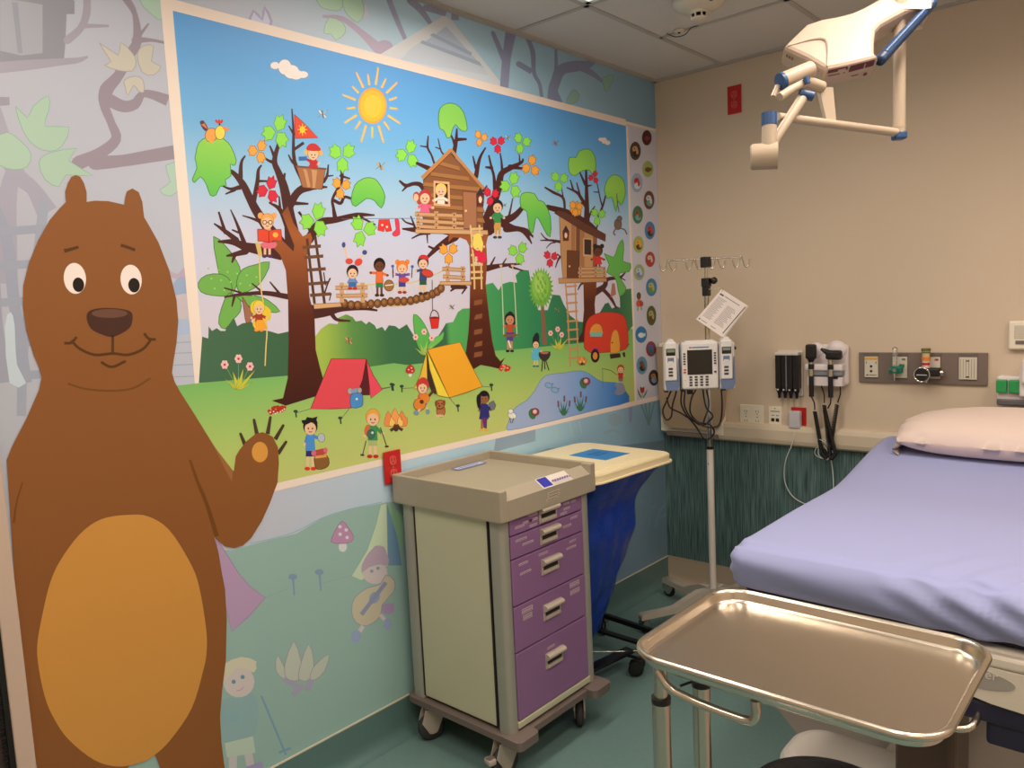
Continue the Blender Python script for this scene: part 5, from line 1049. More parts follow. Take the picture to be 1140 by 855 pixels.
def coil(p, q, r, turns, wr):
    p = V(p); q = V(q); d = (q-p).normalized(); a = d.orthogonal().normalized(); b = d.cross(a); n = turns*9
    return [p+(q-p)*(i/n)+a*r*math.cos(2*PI*i*turns/n)+b*r*math.sin(2*PI*i*turns/n) for i in range(n+1)]
m_cord = mat('coil_cord_black', C(22, 16, 18), .45)
for q, (a, b, c_, e) in enumerate((((.905, -.09, 1.17), (.91, -.06, 1.10), (.91, -.06, 1.09), (.945, -.06, .875)), ((.935, -.04, 1.225), (.955, -.05, 1.135), (.957, -.058, 1.125), (.985, -.062, .87)), ((1.0, -.09, 1.17), (.975, -.06, 1.11), (.965, -.072, 1.10), (1.012, -.075, .90)), ((1.03, -.04, 1.225), (1.02, -.05, 1.14), (1.018, -.055, 1.13), (.98, -.06, .87)))):
    mb = MB(m_cord); mb.tube([a, ((a[0]+b[0])/2+.006, (a[1]+b[1])/2, (a[2]+b[2])/2), b], .0035, 6, spl=4); mb.tube(coil(c_, e, .008, 34, .003), .0032, 5, caps=False); obj('coiled_cord', mb, t)
mb = MB(m_cord)
for x0, x1 in ((.945, .985), (.975, 1.012)): mb.tube(coil((x0, -.06, .878), ((x0+x1)/2, -.064, .855), .008, 6, .003)+coil(((x0+x1)/2, -.064, .855), (x1, -.062, .885), .008, 6, .003), .0032, 5)
obj('cord_bundle', mb, t)

# ---------------- gas panel
t = thing('headwall_panel', 'brown grey rectangular gas and outlet panel on the back wall above the pillow', 'wall panel', (1.385, 0, 1.24))
m_gp = mat('panel_bronze', C(124, 104, 92), .4, .2); m_gi = mat('panel_insert', C(206, 190, 164), .4)
mb = MB(m_gp); mb.box((1.11, -.014, 1.242), (1.659, -.001, 1.389), .002); obj('backplate', mb, t)
m_nic = mat('panel_niche', C(104, 88, 78), .45)
for k, x in enumerate((1.17, 1.30, 1.44, 1.583)):
    mb = MB(m_nic); mb.prism([(x-.042, -.0142, 1.387), (x+.042, -.0142, 1.387), (x+.03, -.0142, 1.37), (x+.03, -.0142, 1.262), (x-.03, -.0142, 1.262), (x-.03, -.0142, 1.37)], (0, -.002, 0)); n_ = obj('niche', mb, t)
    mb = MB(m_gi); w = .036 if k == 3 else .031
    mb.box((x-w, -.022, 1.268), (x+w, -.0155, 1.369), .002)
    if k == 0: mb.m(mat('band_orange', C(220, 160, 70), .4)).box((x-w+.002, -.0228, 1.354), (x+w-.002, -.0215, 1.366)); mb.m(m_gap).cyl((x, -.0215, 1.322), (x, -.0235, 1.322), .006); mb.cyl((x, -.0215, 1.298), (x, -.0235, 1.298), .006); mb.box((x-.022, -.0228, 1.276), (x-.014, -.0215, 1.282)); mb.m(m_gp).box((x-.010, -.0226, 1.277), (x+.024, -.0215, 1.281)); mb.box((x-.024, -.0226, 1.335), (x-.02, -.0215, 1.345)); mb.box((x+.02, -.0226, 1.335), (x+.024, -.0215, 1.345))
    elif k == 3:
        for q in range(6): mb.m(m_gp).box((x-.03+q*.011, -.0226, 1.275), (x-.0285+q*.011, -.0215, 1.362))
        mb.m(m_gap).box((x-.008, -.0228, 1.35), (x+.006, -.0215, 1.355)); mb.box((x-.008, -.0228, 1.277), (x+.006, -.0215, 1.283))
    else: mb.m(m_gp).box((x+.008, -.0226, 1.352), (x+.024, -.0215, 1.362)); mb.m(m_red if k == 2 else m_gp).cyl((x+.018, -.0215, 1.357), (x+.018, -.023, 1.357), .005)
    obj('gas_outlet', mb, t)
# oxygen flowmeter
t = thing('oxygen_flowmeter', 'clear tube flowmeter with a green valve on the second outlet of the panel', 'flowmeter', (1.288, -.023, 1.30))
m_cl = mat('clear_plastic', (.9, .9, .88, 1), .1, trans=.85); m_grn = mat('valve_green', C(24, 104, 78), .4)
mb = MB(m_cl); mb.cyl((1.285, -.05, 1.325), (1.285, -.05, 1.40), .011); mb.lathe([(.012, 0), (.012, .012), (.005, .018), (0, .019)], (1.285, -.05, 1.40)); obj('sight_tube', mb, t)
mb = MB(m_grn); mb.box((1.272, -.066, 1.293), (1.318, -.030, 1.328), .007, 3); mb.cyl((1.272, -.05, 1.308), (1.262, -.05, 1.308), .015); mb.cyl((1.315, -.05, 1.322), (1.315, -.05, 1.337), .011); mb.cyl((1.29, -.066, 1.31), (1.29, -.078, 1.31), .015); obj('valve', mb, t)
mb = MB(m_chr); mb.cyl((1.292, -.03, 1.31), (1.292, -.022, 1.31), .012); mb.cyl((1.282, -.05, 1.293), (1.282, -.05, 1.258), .007, .004); mb.cyl((1.29, -.078, 1.31), (1.29, -.08, 1.31), .008); obj('nozzle', mb, t)
# suction regulator
t = thing('suction_regulator', 'round gauge suction regulator with an orange ringed canister on the third outlet', 'regulator', (1.42, -.023, 1.30))
mb = MB(m_bk); mb.box((1.385, -.07, 1.283), (1.48, -.0235, 1.322), .008, 3); obj('body', mb, t)
mb = MB(m_chr); mb.lathe([(.0, 0), (.034, 0), (.036, .004), (.036, .016), (.031, .018), (.030, .010), (.0, .010)], (1.408, -.068, 1.292), (0, -1, 0)); mb.cyl((1.48, -.05, 1.30), (1.492, -.05, 1.30), .014); mb.cyl((1.42, -.05, 1.262), (1.42, -.05, 1.252), .006); obj('gauge_ring', mb, t)
mb = MB(m_bk); mb.cyl((1.408, -.081, 1.292), (1.408, -.0825, 1.292), .028); mb.m(m_wht).box((1.387, -.0835, 1.2895), (1.43, -.0822, 1.2925)); obj('gauge_face', mb, t)
mb = MB(m_wht); mb.cyl((1.418, -.05, 1.322), (1.418, -.05, 1.352), .016); mb.m(m_red).cyl((1.418, -.05, 1.334), (1.418, -.05, 1.346), .0165); mb.m(mat('canister_amber', C(236, 196, 140), .2, trans=.3)).cyl((1.418, -.05, 1.352), (1.418, -.05, 1.40), .017); mb.m(mat('orange_ring', C(220, 120, 50), .4)).cyl((1.418, -.05, 1.358), (1.418, -.05, 1.372), .0185); mb.m(mat('canister_cap_green', C(96, 98, 48), .4)).cyl((1.418, -.05, 1.40), (1.418, -.05, 1.412), .020); mb.cyl((1.418, -.05, 1.39), (1.418, -.05, 1.396), .0185); obj('canister', mb, t)

# ---------------- control plate and thermometer at the right
t = thing('wall_control', 'beige rounded wall control plate with a slot, upper right of the back wall', 'wall control', (1.83, 0, 1.467))
mb = MB(m_ivory); mb.box((1.737, -.03, 1.404), (1.93, -.001, 1.53), .010, 3); obj('housing', mb, t)
mb = MB(mat('control_inset', C(196, 178, 152), .45)); mb.box((1.76, -.032, 1.452), (1.91, -.029, 1.51), .001)
for k in range(6): mb.m(m_gi).box((1.765, -.0328, 1.457+k*.009), (1.905, -.0315, 1.461+k*.009))
mb.m(mat('control_slot', C(110, 96, 80), .5)).box((1.765, -.032, 1.428), (1.91, -.029, 1.444)); obj('face', mb, t)
t = thing('thermometer_holder', 'white electronic thermometer in a wall holder with two green probe cover boxes', 'thermometer', (1.78, 0, 1.2))
mb = MB(m_wu); mb.box((1.705, -.07, 1.19), (1.95, -.001, 1.292), .006, 2); mb.box((1.79, -.10, 1.205), (1.95, -.02, 1.33), .012, 3); obj('holder', mb, t)
mb = MB(m_wu); mb.box((1.80, -.125, 1.262), (1.94, -.07, 1.372), .014, 3); mb.m(mat('lcd_grey', C(140, 136, 124), .3)).box((1.822, -.1265, 1.315), (1.90, -.124, 1.35)); mb.m(m_gap).box((1.84, -.127, 1.225), (1.86, -.099, 1.245)); obj('thermometer', mb, t)
for k in range(2): mb = MB(mat('probe_box_green', C(36, 140, 72), .4)); mb.box((1.705+k*.046, -.095, 1.222), (1.745+k*.046, -.055, 1.278), .004); obj('probe_cover_box', mb, t)
mb = MB(mat('holder_grey', C(96, 88, 88), .5)); mb.box((1.705, -.075, 1.165), (1.95, -.001, 1.192), .006); obj('bracket', mb, t)
mb = MB(m_grn); mb.lathe([(0, 0), (.014, 0), (.014, .018), (.008, .026), (0, .027)], (1.835, -.10, 1.37)); obj('probe_cap', mb, t)

# ---------------- fold-down wall cabinet behind the infusion stand
t = thing('wall_bin', 'beige wall mounted box with rounded bottom corners behind the infusion stand', 'wall box', (.22, 0, .93))
m_wb = mat('wall_box_beige', C(164, 134, 102), .45)
ol = [(.012, 1.42), (.42, 1.42), (.43, 1.2), (.415, 1.04), (.385, .975), (.33, .955), (.09, .955), (.05, .975), (.03, 1.04)]
mb = MB(m_wb); mb.prism([(x, -.085, z) for x, z in ol], (0, .035, 0)); obj('door', mb, t)
mb = MB(m_ivory); mb.box((.008, -.05, .925), (.40, -.0035, 1.44), .004); obj('carcass', mb, t)
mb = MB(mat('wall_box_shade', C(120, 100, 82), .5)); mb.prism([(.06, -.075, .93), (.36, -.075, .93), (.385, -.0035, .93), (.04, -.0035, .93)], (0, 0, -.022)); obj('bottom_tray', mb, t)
# ---------------- infusion stand
PX, PYY = .50, -.40
t = thing('infusion_stand', 'wheeled infusion pole with wire hooks between the hamper and the bed', 'infusion stand', (PX, PYY, 0))
mb = MB(m_bei); mb.lathe([(0, .17), (.035, .17), (.04, .155), (.04, .10), (.03, .085), (0, .085)], (PX, PYY, 0)); obj('hub', mb, t)
for ang, L_ in ((155, .42), (237, .40), (310, .40), (20, .40), (90, .32)):
    a = math.radians(ang); d = V((math.cos(a), math.sin(a), 0)); s_ = V((-d.y, d.x, 0))
    mb = MB(m_bei); pr = [(0.02, .185), (.09, .18), (.16, .15), (.23, .118), (.29, .112), (L_+.015, .108), (L_+.02, .078), (.29, .084), (.22, .086), (.14, .11), (.08, .135), (.02, .13)]
    base = V((PX, PYY, 0)); mb.prism([base+d*u+V((0, 0, z))-s_*.02 for u, z in pr], s_*.04, True); leg = obj('leg', mb, t)
    ps = caster(PX+d.x*L_, PYY+d.y*L_, a+.5, .034, .078, mw=m_bk, mh=m_chr, w=.018)
    for nm, b_ in ps[:1]:
        b_.v += [] ; w_ = ps[1][1]; n0 = len(b_.v)
        b_.v += w_.v; b_.f += [tuple(i+n0 for i in f) for f in w_.f]; off = len(b_.mats); b_.mats += w_.mats; b_.mi += [m_+off for m_ in w_.mi]; b_.sm += w_.sm
        obj('caster', b_, leg)
mb = MB(m_wht); mb.cyl((PX, PYY, .15), (PX, PYY, .925), .0175); obj('lower_tube', mb, t)
mb = MB(m_bk); mb.cyl((PX, PYY, .92), (PX, PYY, .935), .0195); mb.cyl((PX-.001, PYY-.018, .845), (PX-.001, PYY-.0185, .845), .003); obj('collar', mb, t)
mb = MB(m_chr); mb.cyl((PX, PYY, .93), (PX, PYY, 1.70), .0125); obj('upper_tube', mb, t)
mb = MB(m_chr); mb.cyl((PX, PYY, 1.69), (PX, PYY, 1.86), .0085); obj('inner_tube', mb, t)
mb = MB(m_bk); mb.box((PX-.02, PYY-.02, 1.745), (PX+.02, PYY+.02, 1.79), .005); 
RA = math.radians(34); rv = V((math.cos(RA), math.sin(RA), 0)); nv = V((math.sin(RA), -math.cos(RA), 0))
c = V((PX, PYY, 1.775)); mb.sph(c+rv*.036+nv*.01, .018, n=14); mb.cyl(c, c+rv*.03, .007); mb.box((PX-.017, PYY-.017, 1.70), (PX+.017, PYY+.017, 1.745), .004); obj('height_clamp', mb, t)
mb = MB(m_bk); mb.box((PX-.022, PYY-.022, 1.842), (PX+.022, PYY+.022, 1.895), .006); obj('hook_clamp', mb, t)
rz_ = 1.885; O = V((PX, PYY, rz_))
mb = MB(m_chr); mb.cyl(O-rv*.185, O+rv*.175, .0036, n=8); obj('hook_rail', mb, t)
for u in (-.185, -.058, .055, .172):
    h = MB(m_chr); p = O+rv*u
    for sg in (-1, 1):
        h.tube([p+V((0, 0, .008)), p+rv*sg*.006+V((0, 0, -.01)), p+rv*sg*.016+V((0, 0, -.042)), p+rv*sg*.026+V((0, 0, -.05)), p+rv*sg*.036+V((0, 0, -.038)), p+rv*sg*.040+V((0, 0, -.012))], .0040, 8, spl=4)
    obj('hook', h, t)
# ---------------- infusion pump
t = PUMP = thing('infusion_pump', 'white infusion pump with a dark screen and two channel modules, clamped to the pole', 'infusion pump', (PX, PYY-.03, 1.24))
XP = Matrix((rv, V((0, 0, 1)), nv)).transposed().to_4x4(); XP.translation = V((PX, PYY, 0))
m_pw = mat('pump_white', C(214, 200, 188), .38); m_scr = mat('pump_screen', C(40, 36, 30), .15); m_pb = mat('pump_blue_grey', C(100, 112, 138), .4); m_key = mat('pump_key', C(52, 48, 50), .5); m_pg = mat('pump_grey', C(170, 164, 158), .4)
def pm(mt): b_ = MB(mt); b_.X = XP; return b_
b_ = pm(m_pw); b_.box((-.142, 1.245, .03), (.034, 1.478, .13), .010, 3); b_.m(m_pg).box((-.146, 1.238, .02), (.038, 1.47, .09), .006)
b_.m(m_pw).box((-.125, 1.47, .04), (.02, 1.484, .11), .004); obj('control_unit', b_, t)
b_ = pm(m_scr); b_.box((-.115, 1.318, .128), (.005, 1.44, .132), .001); obj('screen', b_, t)
def btn(x, z, w, h, mt): 
    b_ = pm(mt); b_.box((x-w/2, z-h/2, .129), (x+w/2, z+h/2, .1325), .001, 1); return b_
kb = pm(m_key)
for r_ in range(4):
    for q in range(4): kb.box((-.107+q*.026, 1.262+r_*.0135, .129), (-.093+q*.026, 1.270+r_*.0135, .1325))
for r_ in range(5):
    kb.box((-.134, 1.368+r_*.0125, .129), (-.123, 1.375+r_*.0125, .1325)); kb.box((.013, 1.368+r_*.0125, .129), (.024, 1.375+r_*.0125, .1325))
kb.box((.013, 1.325, .129), (.024, 1.334, .1325)); kb.m(m_red).box((-.134, 1.34, .129), (-.122, 1.347, .1325)); kb.box((-.134, 1.327, .129), (-.122, 1.334, .1325)); kb.m(mat('led_orange', C(220, 110, 60), .4)).box((-.13, 1.29, .129), (-.125, 1.294, .1325)); kb.m(mat('pump_print_red', C(170, 80, 70), .5)).box((-.105, 1.449, .1295), (-.092, 1.455, .131)); kb.m(m_pb).box((-.09, 1.449, .1295), (-.01, 1.455, .131))
obj('keypad', kb, t)
for x0 in (-.228, .040):
    b_ = pm(m_pw); x1 = x0+.075
    b_.box((x0, 1.238, .02), (x1, 1.47, .11), .008, 3); b_.box((x0+.006, 1.29, .10), (x1-.012, 1.482, .125), .006, 2); b_.prism([(x0+.012, 1.478, .03), (x1-.014, 1.478, .03), (x1-.03, 1.496, .03), (x0+.026, 1.496, .03)], (0, 0, .08)); md = obj('pump_module', b_, t)
    b_ = pm(m_scr); b_.box((x0+.012, 1.415, .124), (x1-.018, 1.45, .1265), .001); b_.m(mat('lcd_green', C(120, 126, 104), .3)).box((x0+.016, 1.432, .1262), (x1-.022, 1.446, .127)); obj('display', b_, md)
    b_ = pm(m_pb); b_.prism([(x0+.004, 1.288, .104), (x1-.010, 1.288, .104), (x1-.004, 1.40, .104), (x1-.001, 1.40, .104), (x1-.001, 1.27, .104), (x1-.012, 1.242, .104), (x0+.012, 1.242, .104)], (0, 0, .023)); obj('door_latch', b_, md)
    b_ = pm(m_pb); b_.box((x0+.018, 1.382, .124), (x1-.026, 1.405, .1265)); b_.m(m_pw).box((x0+.021, 1.372, .124), (x1-.030, 1.388, .1275)); b_.m(m_key)
    for q in range(3): b_.box((x0+.022, 1.312+q*.0165, .124), (x1-.032, 1.322+q*.0165, .1268))
    obj('button_column', b_, md)
b_ = pm(m_bk); b_.box((-.03, 1.30, .0), (.03, 1.36, .03), .006); b_.box((.116, 1.43, .05), (.13, 1.445, .07), .003)
for x in (-.228, -.148, .05): b_.box((x, 1.232, .05), (x+.02, 1.24, .11))
obj('pole_clamp', b_, t)
# ---------------- power cord hanging in loops
cs = [[(-.19, 1.235), (-.215, 1.18), (-.235, 1.13), (-.22, 1.085), (-.195, 1.10), (-.185, 1.16), (-.17, 1.21), (-.165, 1.235)],
      [(-.215, 1.20), (-.20, 1.15), (-.15, 1.12), (-.09, 1.08), (-.04, 1.055), (-.01, 1.07), (0.01, 1.10), (-.02, 1.14), (-.03, 1.19), (-.035, 1.235)],
      [(-.14, 1.235), (-.145, 1.17), (-.12, 1.11), (-.075, 1.05), (-.04, .99), (-.01, .985), (0.015, 1.02), (-.01, 1.06), (-.06, 1.07), (-.10, 1.12), (-.095, 1.19), (-.07, 1.235)],
      [(-.125, 1.235), (-.13, 1.16), (-.095, 1.09), (-.05, 1.06), (-.03, 1.10), (-.01, 1.16), (-.02, 1.235)],
      [(.05, 1.235), (.052, 1.16), (.045, 1.08), (.02, 1.05), (-.04, 1.055), (-.1, 1.10)]]
mb = MB(m_cord); mb.X = XP
for k, s_ in enumerate(cs): mb.tube([(x, z, .045+.012*k+.006*math.sin(i*2.1)) for i, (x, z) in enumerate(s_)], .0042, 7, spl=5)
mb.m(m_bk).box((-.115, 1.215, .05), (-.085, 1.24, .08), .004)
obj('power_cord', mb, PUMP, label='black power cord hanging in loops')
# ---------------- instruction sheets clipped to the pole
t = thing('instruction_sheet', 'white printed instruction cards hanging tilted on the infusion pole above the pump', 'paper', (PX+.07, PYY-.03, 1.66))
q4 = [(774.9, 355.4), (803.2, 321.8), (832.3, 340.2), (804.3, 375.6)]
w4 = []
pn = (V((PX, PYY, 1.6))+nv*.035)
for px, py in q4:
    d = ray(px, py); tt_ = (pn-CAM).dot(nv)/d.dot(nv); w4.append(CAM+d*tt_)
m_pap = mat('card_white', C(226, 206, 192), .5); m_ink = mat('print_grey', C(150, 136, 132), .6); m_ink2 = mat('print_dark', C(70, 62, 62), .6)
ux = (w4[2]-w4[1]); vx = (w4[0]-w4[1])
for k in range(3):
    o_ = nv*(-.004*k)+(ux.normalized()*.004*k)
    mb = MB(m_pap); mb.prism([p+o_ for p in w4], nv*.0012)
    cardo = obj('card', mb, t)
    if k == 0:
        mb = MB(m_ink)
        def cell(u0, v0, u1, v1, mt): mb.m(mt); z_ = nv*.0014; mb.add([w4[1]+ux*u+vx*v+z_ for u, v in ((u0, v0), (u1, v0), (u1, v1), (u0, v1))], [(0, 1, 2, 3)])
        cell(.06, .10, .2, .14, m_ink2); cell(.24, .1, .8, .125, m_ink)
        for i in range(17):
            v_ = .2+i*.038; cell(.08, v_, .08+.32*(1-.3*((i*7) % 5)/5), v_+.014, m_ink)
            if i > 1: cell(.50, v_, .50+.36*(1-.35*((i*3) % 4)/4), v_+.014, m_ink)
        cell(.955, .06, .985, .94, m_ink2); cell(.05, .92, .10, .96, m_ink2); cell(.14, .93, .36, .95, m_ink); cell(.5, .93, .7, .95, m_ink)
        obj('print', mb, cardo, fix=False)
mb = MB(m_chr); mb.tube([(PX, PYY-.013, 1.73), w4[1]+V((.002, 0, .004)), w4[1]+ux*.06+vx*.06], .0015, 6, spl=4); obj('ring', mb, t)

# ---------------- hospital bed
BX0, BX1, BY0, BY1 = 1.295, 2.13, -1.845, -.26
t = thing('hospital_bed', 'raised hospital bed with a periwinkle blue fitted sheet, its foot towards the camera', 'bed', (1.71, -1.05, 0))
m_sheet = mat('sheet_periwinkle', C(146, 144, 176), .75, sheen=.15, bump=(900, .08, .001))
def mat_top(y):    # height of the sheet: flat at the foot, gently raised at the head
    u = max(0.0, min(1.0, (y+1.0)/.75)); return .952+.085*u*u*(3-2*u)
def sheet_mesh():
    nx, ny, nz = 46, 84, 12; r = .05
    x0, x1, y0, y1 = BX0, BX1, BY0, BY1; TH = .140
    faces = []; vs = []; idx = {}
    def key(i, j, k):
        if (i, j, k) in idx: return idx[(i, j, k)]
        u, v, w = i/nx, j/ny, k/nz
        # rounded box mapping
        X, Y = x0+(x1-x0)*u, y0+(y1-y0)*v; zt = mat_top(Y); Z = zt-TH+TH*w
        cx = min(max(X, x0+r), x1-r); cy = min(max(Y, y0+r*1.3), y1-r); cz = min(max(Z, zt-TH+r*.8), zt-r)
        d = V((X-cx, Y-cy, Z-cz))
        l = d.length
        p = V((X, Y, Z))
        if l > 1e-6:
            m_ = max(abs(d.x), abs(d.y), abs(d.z)); p = V((cx, cy, cz))+d*(m_/l)
        # cloth folds
        fr = max(0, 1-(Y-y0)/.16); dn = max(0, min(1, (zt-p.z)/.12))
        side = max(0, 1-abs(p.y-y0)/.03)
        fold = math.sin(p.x*5+p.z*42)*.45+math.sin(p.x*13+1.3+p.z*70)*.2
        p.y -= side*dn*.012*fold+side*.018*math.sin(PI*min(1, dn*.9))
        p.z += fr*.003*math.sin(p.x*9+Y*31)*(1-dn)
        cr_ = max(0, 1-math.hypot((p.x-(x1-.16))/.30, (p.y-y0)/.30))      # tucked corner folds, near right
        p.z += cr_*.007*math.sin((p.x-p.y*.5)*58)*(1.2-dn); p.y -= cr_*.010*math.sin((p.x*.8+p.z*1.6)*55)
        cl_ = max(0, 1-math.hypot((p.x-x0)/.12, (p.y-y0)/.12)); p.z += cl_*.005*math.sin(p.x*160+p.y*90); p.x += cl_*.004*math.sin(p.z*150)
        sl = max(0, 1-abs(p.x-x0)/.03); p.x -= sl*(.006*math.sin(p.y*14)+.01*math.sin(PI*min(1, dn)))*dn
        p.z += .0025*math.sin(p.x*6+p.y*3)+.002*math.sin(p.y*8)
        idx[(i, j, k)] = len(vs); vs.append(p); return idx[(i, j, k)]
    for i in range(nx):
        for j in range(ny): faces.append([key(i, j, nz), key(i+1, j, nz), key(i+1, j+1, nz), key(i, j+1, nz)]); faces.append([key(i, j+1, 0), key(i+1, j+1, 0), key(i+1, j, 0), key(i, j, 0)])
    for i in range(nx):
        for k in range(nz): faces.append([key(i, 0, k), key(i+1, 0, k), key(i+1, 0, k+1), key(i, 0, k+1)]); faces.append([key(i+1, ny, k), key(i, ny, k), key(i, ny, k+1), key(i+1, ny, k+1)])
    for j in range(ny):
        for k in range(nz): faces.append([key(0, j+1, k), key(0, j, k), key(0, j, k+1), key(0, j+1, k+1)]); faces.append([key(nx, j, k), key(nx, j+1, k), key(nx, j+1, k+1), key(nx, j, k+1)])
    mb = MB(m_sheet); mb.add(vs, [tuple(f) for f in faces], True); return mb
obj('mattress_with_sheet', sheet_mesh(), t)
mb = MB(mat('mattress_dark', C(34, 30, 50), .6)); mb.box((BX0+.04, BY0+.035, .795), (BX1-.03, BY1-.02, .822), .008); obj('mattress_underside', mb, t)
m_bf = mat('bed_beige', C(216, 196, 172), .36); m_bkb = mat('bed_dark_blue', C(36, 32, 52), .45)
mb = MB(m_bf); mb.box((BX0+.03, BY0+.005, .762), (BX1-.01, BY1, .796), .008, 2); mb.box((BX0+.03, BY0-.02, .758), (BX1-.005, BY0+.02, .790), .008, 2); obj('deck', mb, t)
mb = MB(m_bf); ol = [(1.62, .757), (1.74, .722), (1.86, .69), (2.00, .664), (2.13, .655), (2.13, .757)]
mb.prism([(x, BY0-.02, z) for x, z in ol], (0, .05, 0)); obj('foot_panel', mb, t, label='cream foot panel')
mb = MB(mat('badge_grey', C(160, 146, 132), .35)); ol = [(1.95+.10*math.cos(a), .722+.026*math.sin(a)) for a in [2*PI*i/28 for i in range(28)]]
mb.prism([(x, BY0-.0215, z) for x, z in ol], (0, .002, 0)); obj('badge', mb, t, label='grey oval badge')
obj('lettering', text_mb('er', .032, m_wht, (1.985, BY0-.0225, .728), (1, 0, 0), (0, 0, 1)), t, fix=False)
mb = MB(m_bkb); mb.box((1.86, BY0-.01, .605), (2.14, BY0+.25, .662), .01); mb.box((1.985, BY0+.0, .545), (2.14, BY0+.25, .61), .01); mb.box((1.55, BY0+.02, .62), (1.90, BY0+.24, .72), .01); obj('footboard_mount', mb, t, label='dark blue black mount under the foot panel')
mb = MB(m_ss); mb.tube([(1.84, BY0-.02, .62), (1.86, BY0-.06, .602), (1.93, BY0-.065, .597), (1.965, BY0-.05, .61), (1.97, BY0+.01, .625)], .009, 8, spl=5); obj('release_bar', mb, t)
mb = MB(mat('column_bronze', C(88, 66, 54), .4, .3)); mb.box((1.72, -1.66, .20), (1.88, -1.46, .762), .02, 3); obj('lift_column', mb, t)
mb = MB(mat('column_bronze')); mb.box((1.62, -.75, .20), (1.80, -.55, .762), .02, 3); obj('lift_column', mb, t)
def hood(cx, cy, w, h, z0, z1, z2, r):
    ol = [(cx+x, cy+y) for x, y in rrect(w, h, r, 8)]; n = len(ol)
    mb.prism([(x, y, z0) for x, y in ol], (0, 0, z1-z0), True)
    prev = [(x, y, z1) for x, y in ol]
    for k in range(1, 5):
        q = k/4; ins = .05*(1-math.cos(q*PI/2)); zz = z1+(z2-z1)*math.sin(q*PI/2)
        cur = [(cx+x, cy+y, zz) for x, y in rrect(w-2*ins, h-2*ins, max(.02, r-ins), 8)]
        mb.add(prev+cur, [(i, (i+1) % n, n+(i+1) % n, n+i) for i in range(n)], True); prev = cur
    mb.add(prev, [tuple(range(n))])
mb = MB(m_wht); hood(1.71, -1.58, .70, .30, .11, .17, .225, .12); obj('base_cover', mb, t, label='white rounded base cover at the foot')
mb = MB(m_wht); hood(1.71, -.50, .66, .30, .11, .17, .225, .12); obj('base_cover', mb, t, label='white rounded base cover at the head')
mb = MB(m_wht); mb.box((1.62, -1.44, .12), (1.80, -.64, .19), .02, 3); obj('base_beam', mb, t)
for x, y in ((1.48, -1.62), (1.94, -1.62), (1.48, -.48), (1.94, -.48)): put_caster(t, x, y, -.8, .052, .115, w=.03, mw=m_bk)
mb = MB(m_bf); mb.tube([(BX1-.02, -.35, .79), (BX1-.02, -.35, .86), (BX1-.02, -.45, .90), (BX1-.02, -.95, .90), (BX1-.02, -1.05, .86), (BX1-.02, -1.05, .79)], .012, 10, spl=3); obj('side_rail', mb, t)
mb = MB(m_bf); mb.tube([(BX0+.05, -.35, .72), (BX0+.05, -1.0, .69)], .014, 10); mb.tube([(BX0+.05, -.5, .713), (BX0+.05, -.5, .77)], .01, 8); mb.tube([(BX0+.05, -.9, .694), (BX0+.05, -.9, .77)], .01, 8); obj('side_rail', mb, t)
# ---------------- pillow
def pillow_mesh():
    nx, ny = 44, 30; cx, cy, a, b_, h = 1.80, -.43, .385, .185, .082
    top, bot = [], []
    for j in range(ny+1):
        for i in range(nx+1):
            u, v = -1+2*i/nx, -1+2*j/ny
            e = (1-abs(u)**2.6)**.5*(1-abs(v)**2.6)**.5 if abs(u) < 1 and abs(v) < 1 else 0
            pin = 1-.07*(v*v)*(abs(u)**4); pin2 = 1-.10*(u*u)*(abs(v)**4)
            x = cx+a*u*pin; y = cy+b_*v*pin2
            edge = max(abs(u), abs(v)); wr = (edge**4)*.004*math.sin(u*19+v*13)+(.007*max(0, -u-.35))*math.sin(v*17+u*24)
            zb = mat_top(y)+.016
            top.append((x, y, zb+.055+h*e*1.15+wr+.004*math.sin(u*4+v*3))); bot.append((x, y, zb+.055-min(.052, .052*e*1.5)))
    N = (nx+1)*(ny+1); vs = top+bot; fs = []
    for j in range(ny):
        for i in range(nx):
            q = j*(nx+1)+i; fs.append((q, q+1, q+nx+2, q+nx+1)); fs.append((N+q+nx+1, N+q+nx+2, N+q+1, N+q))
    bd = [i for i in range(nx+1)]+[j*(nx+1)+nx for j in range(1, ny+1)]+[ny*(nx+1)+i for i in range(nx-1, -1, -1)]+[j*(nx+1) for j in range(ny-1, 0, -1)]
    for k in range(len(bd)): p, q = bd[k], bd[(k+1) % len(bd)]; fs.append((p, N+p, N+q, q))
    mb = MB(mat('pillowcase_white', C(214, 184, 166), .7, sheen=.15, bump=(500, .08, .001))); mb.add(vs, fs, True); return mb
t = thing('pillow', 'white pillow lying at the head of the bed', 'pillow', (1.80, -.43, 1.02))
obj('pillowcase', pillow_mesh(), t)
mb = MB(mat('pillowcase_white')); vs = []
for j in range(9):
    for i in range(15):
        u, v = i/14, j/8; vs.append((1.43+.015*math.sin(v*9)-.018*math.sin(PI*u)*v, -.58+.24*u+.01*math.sin(v*14), mat_top(-.6)+.055-.045*v+.006*math.sin(u*31+v*5)))
mb.add(vs, [(j*15+i, j*15+i+1, (j+1)*15+i+1, (j+1)*15+i) for j in range(8) for i in range(14)], True); obj('open_hem', mb, t)

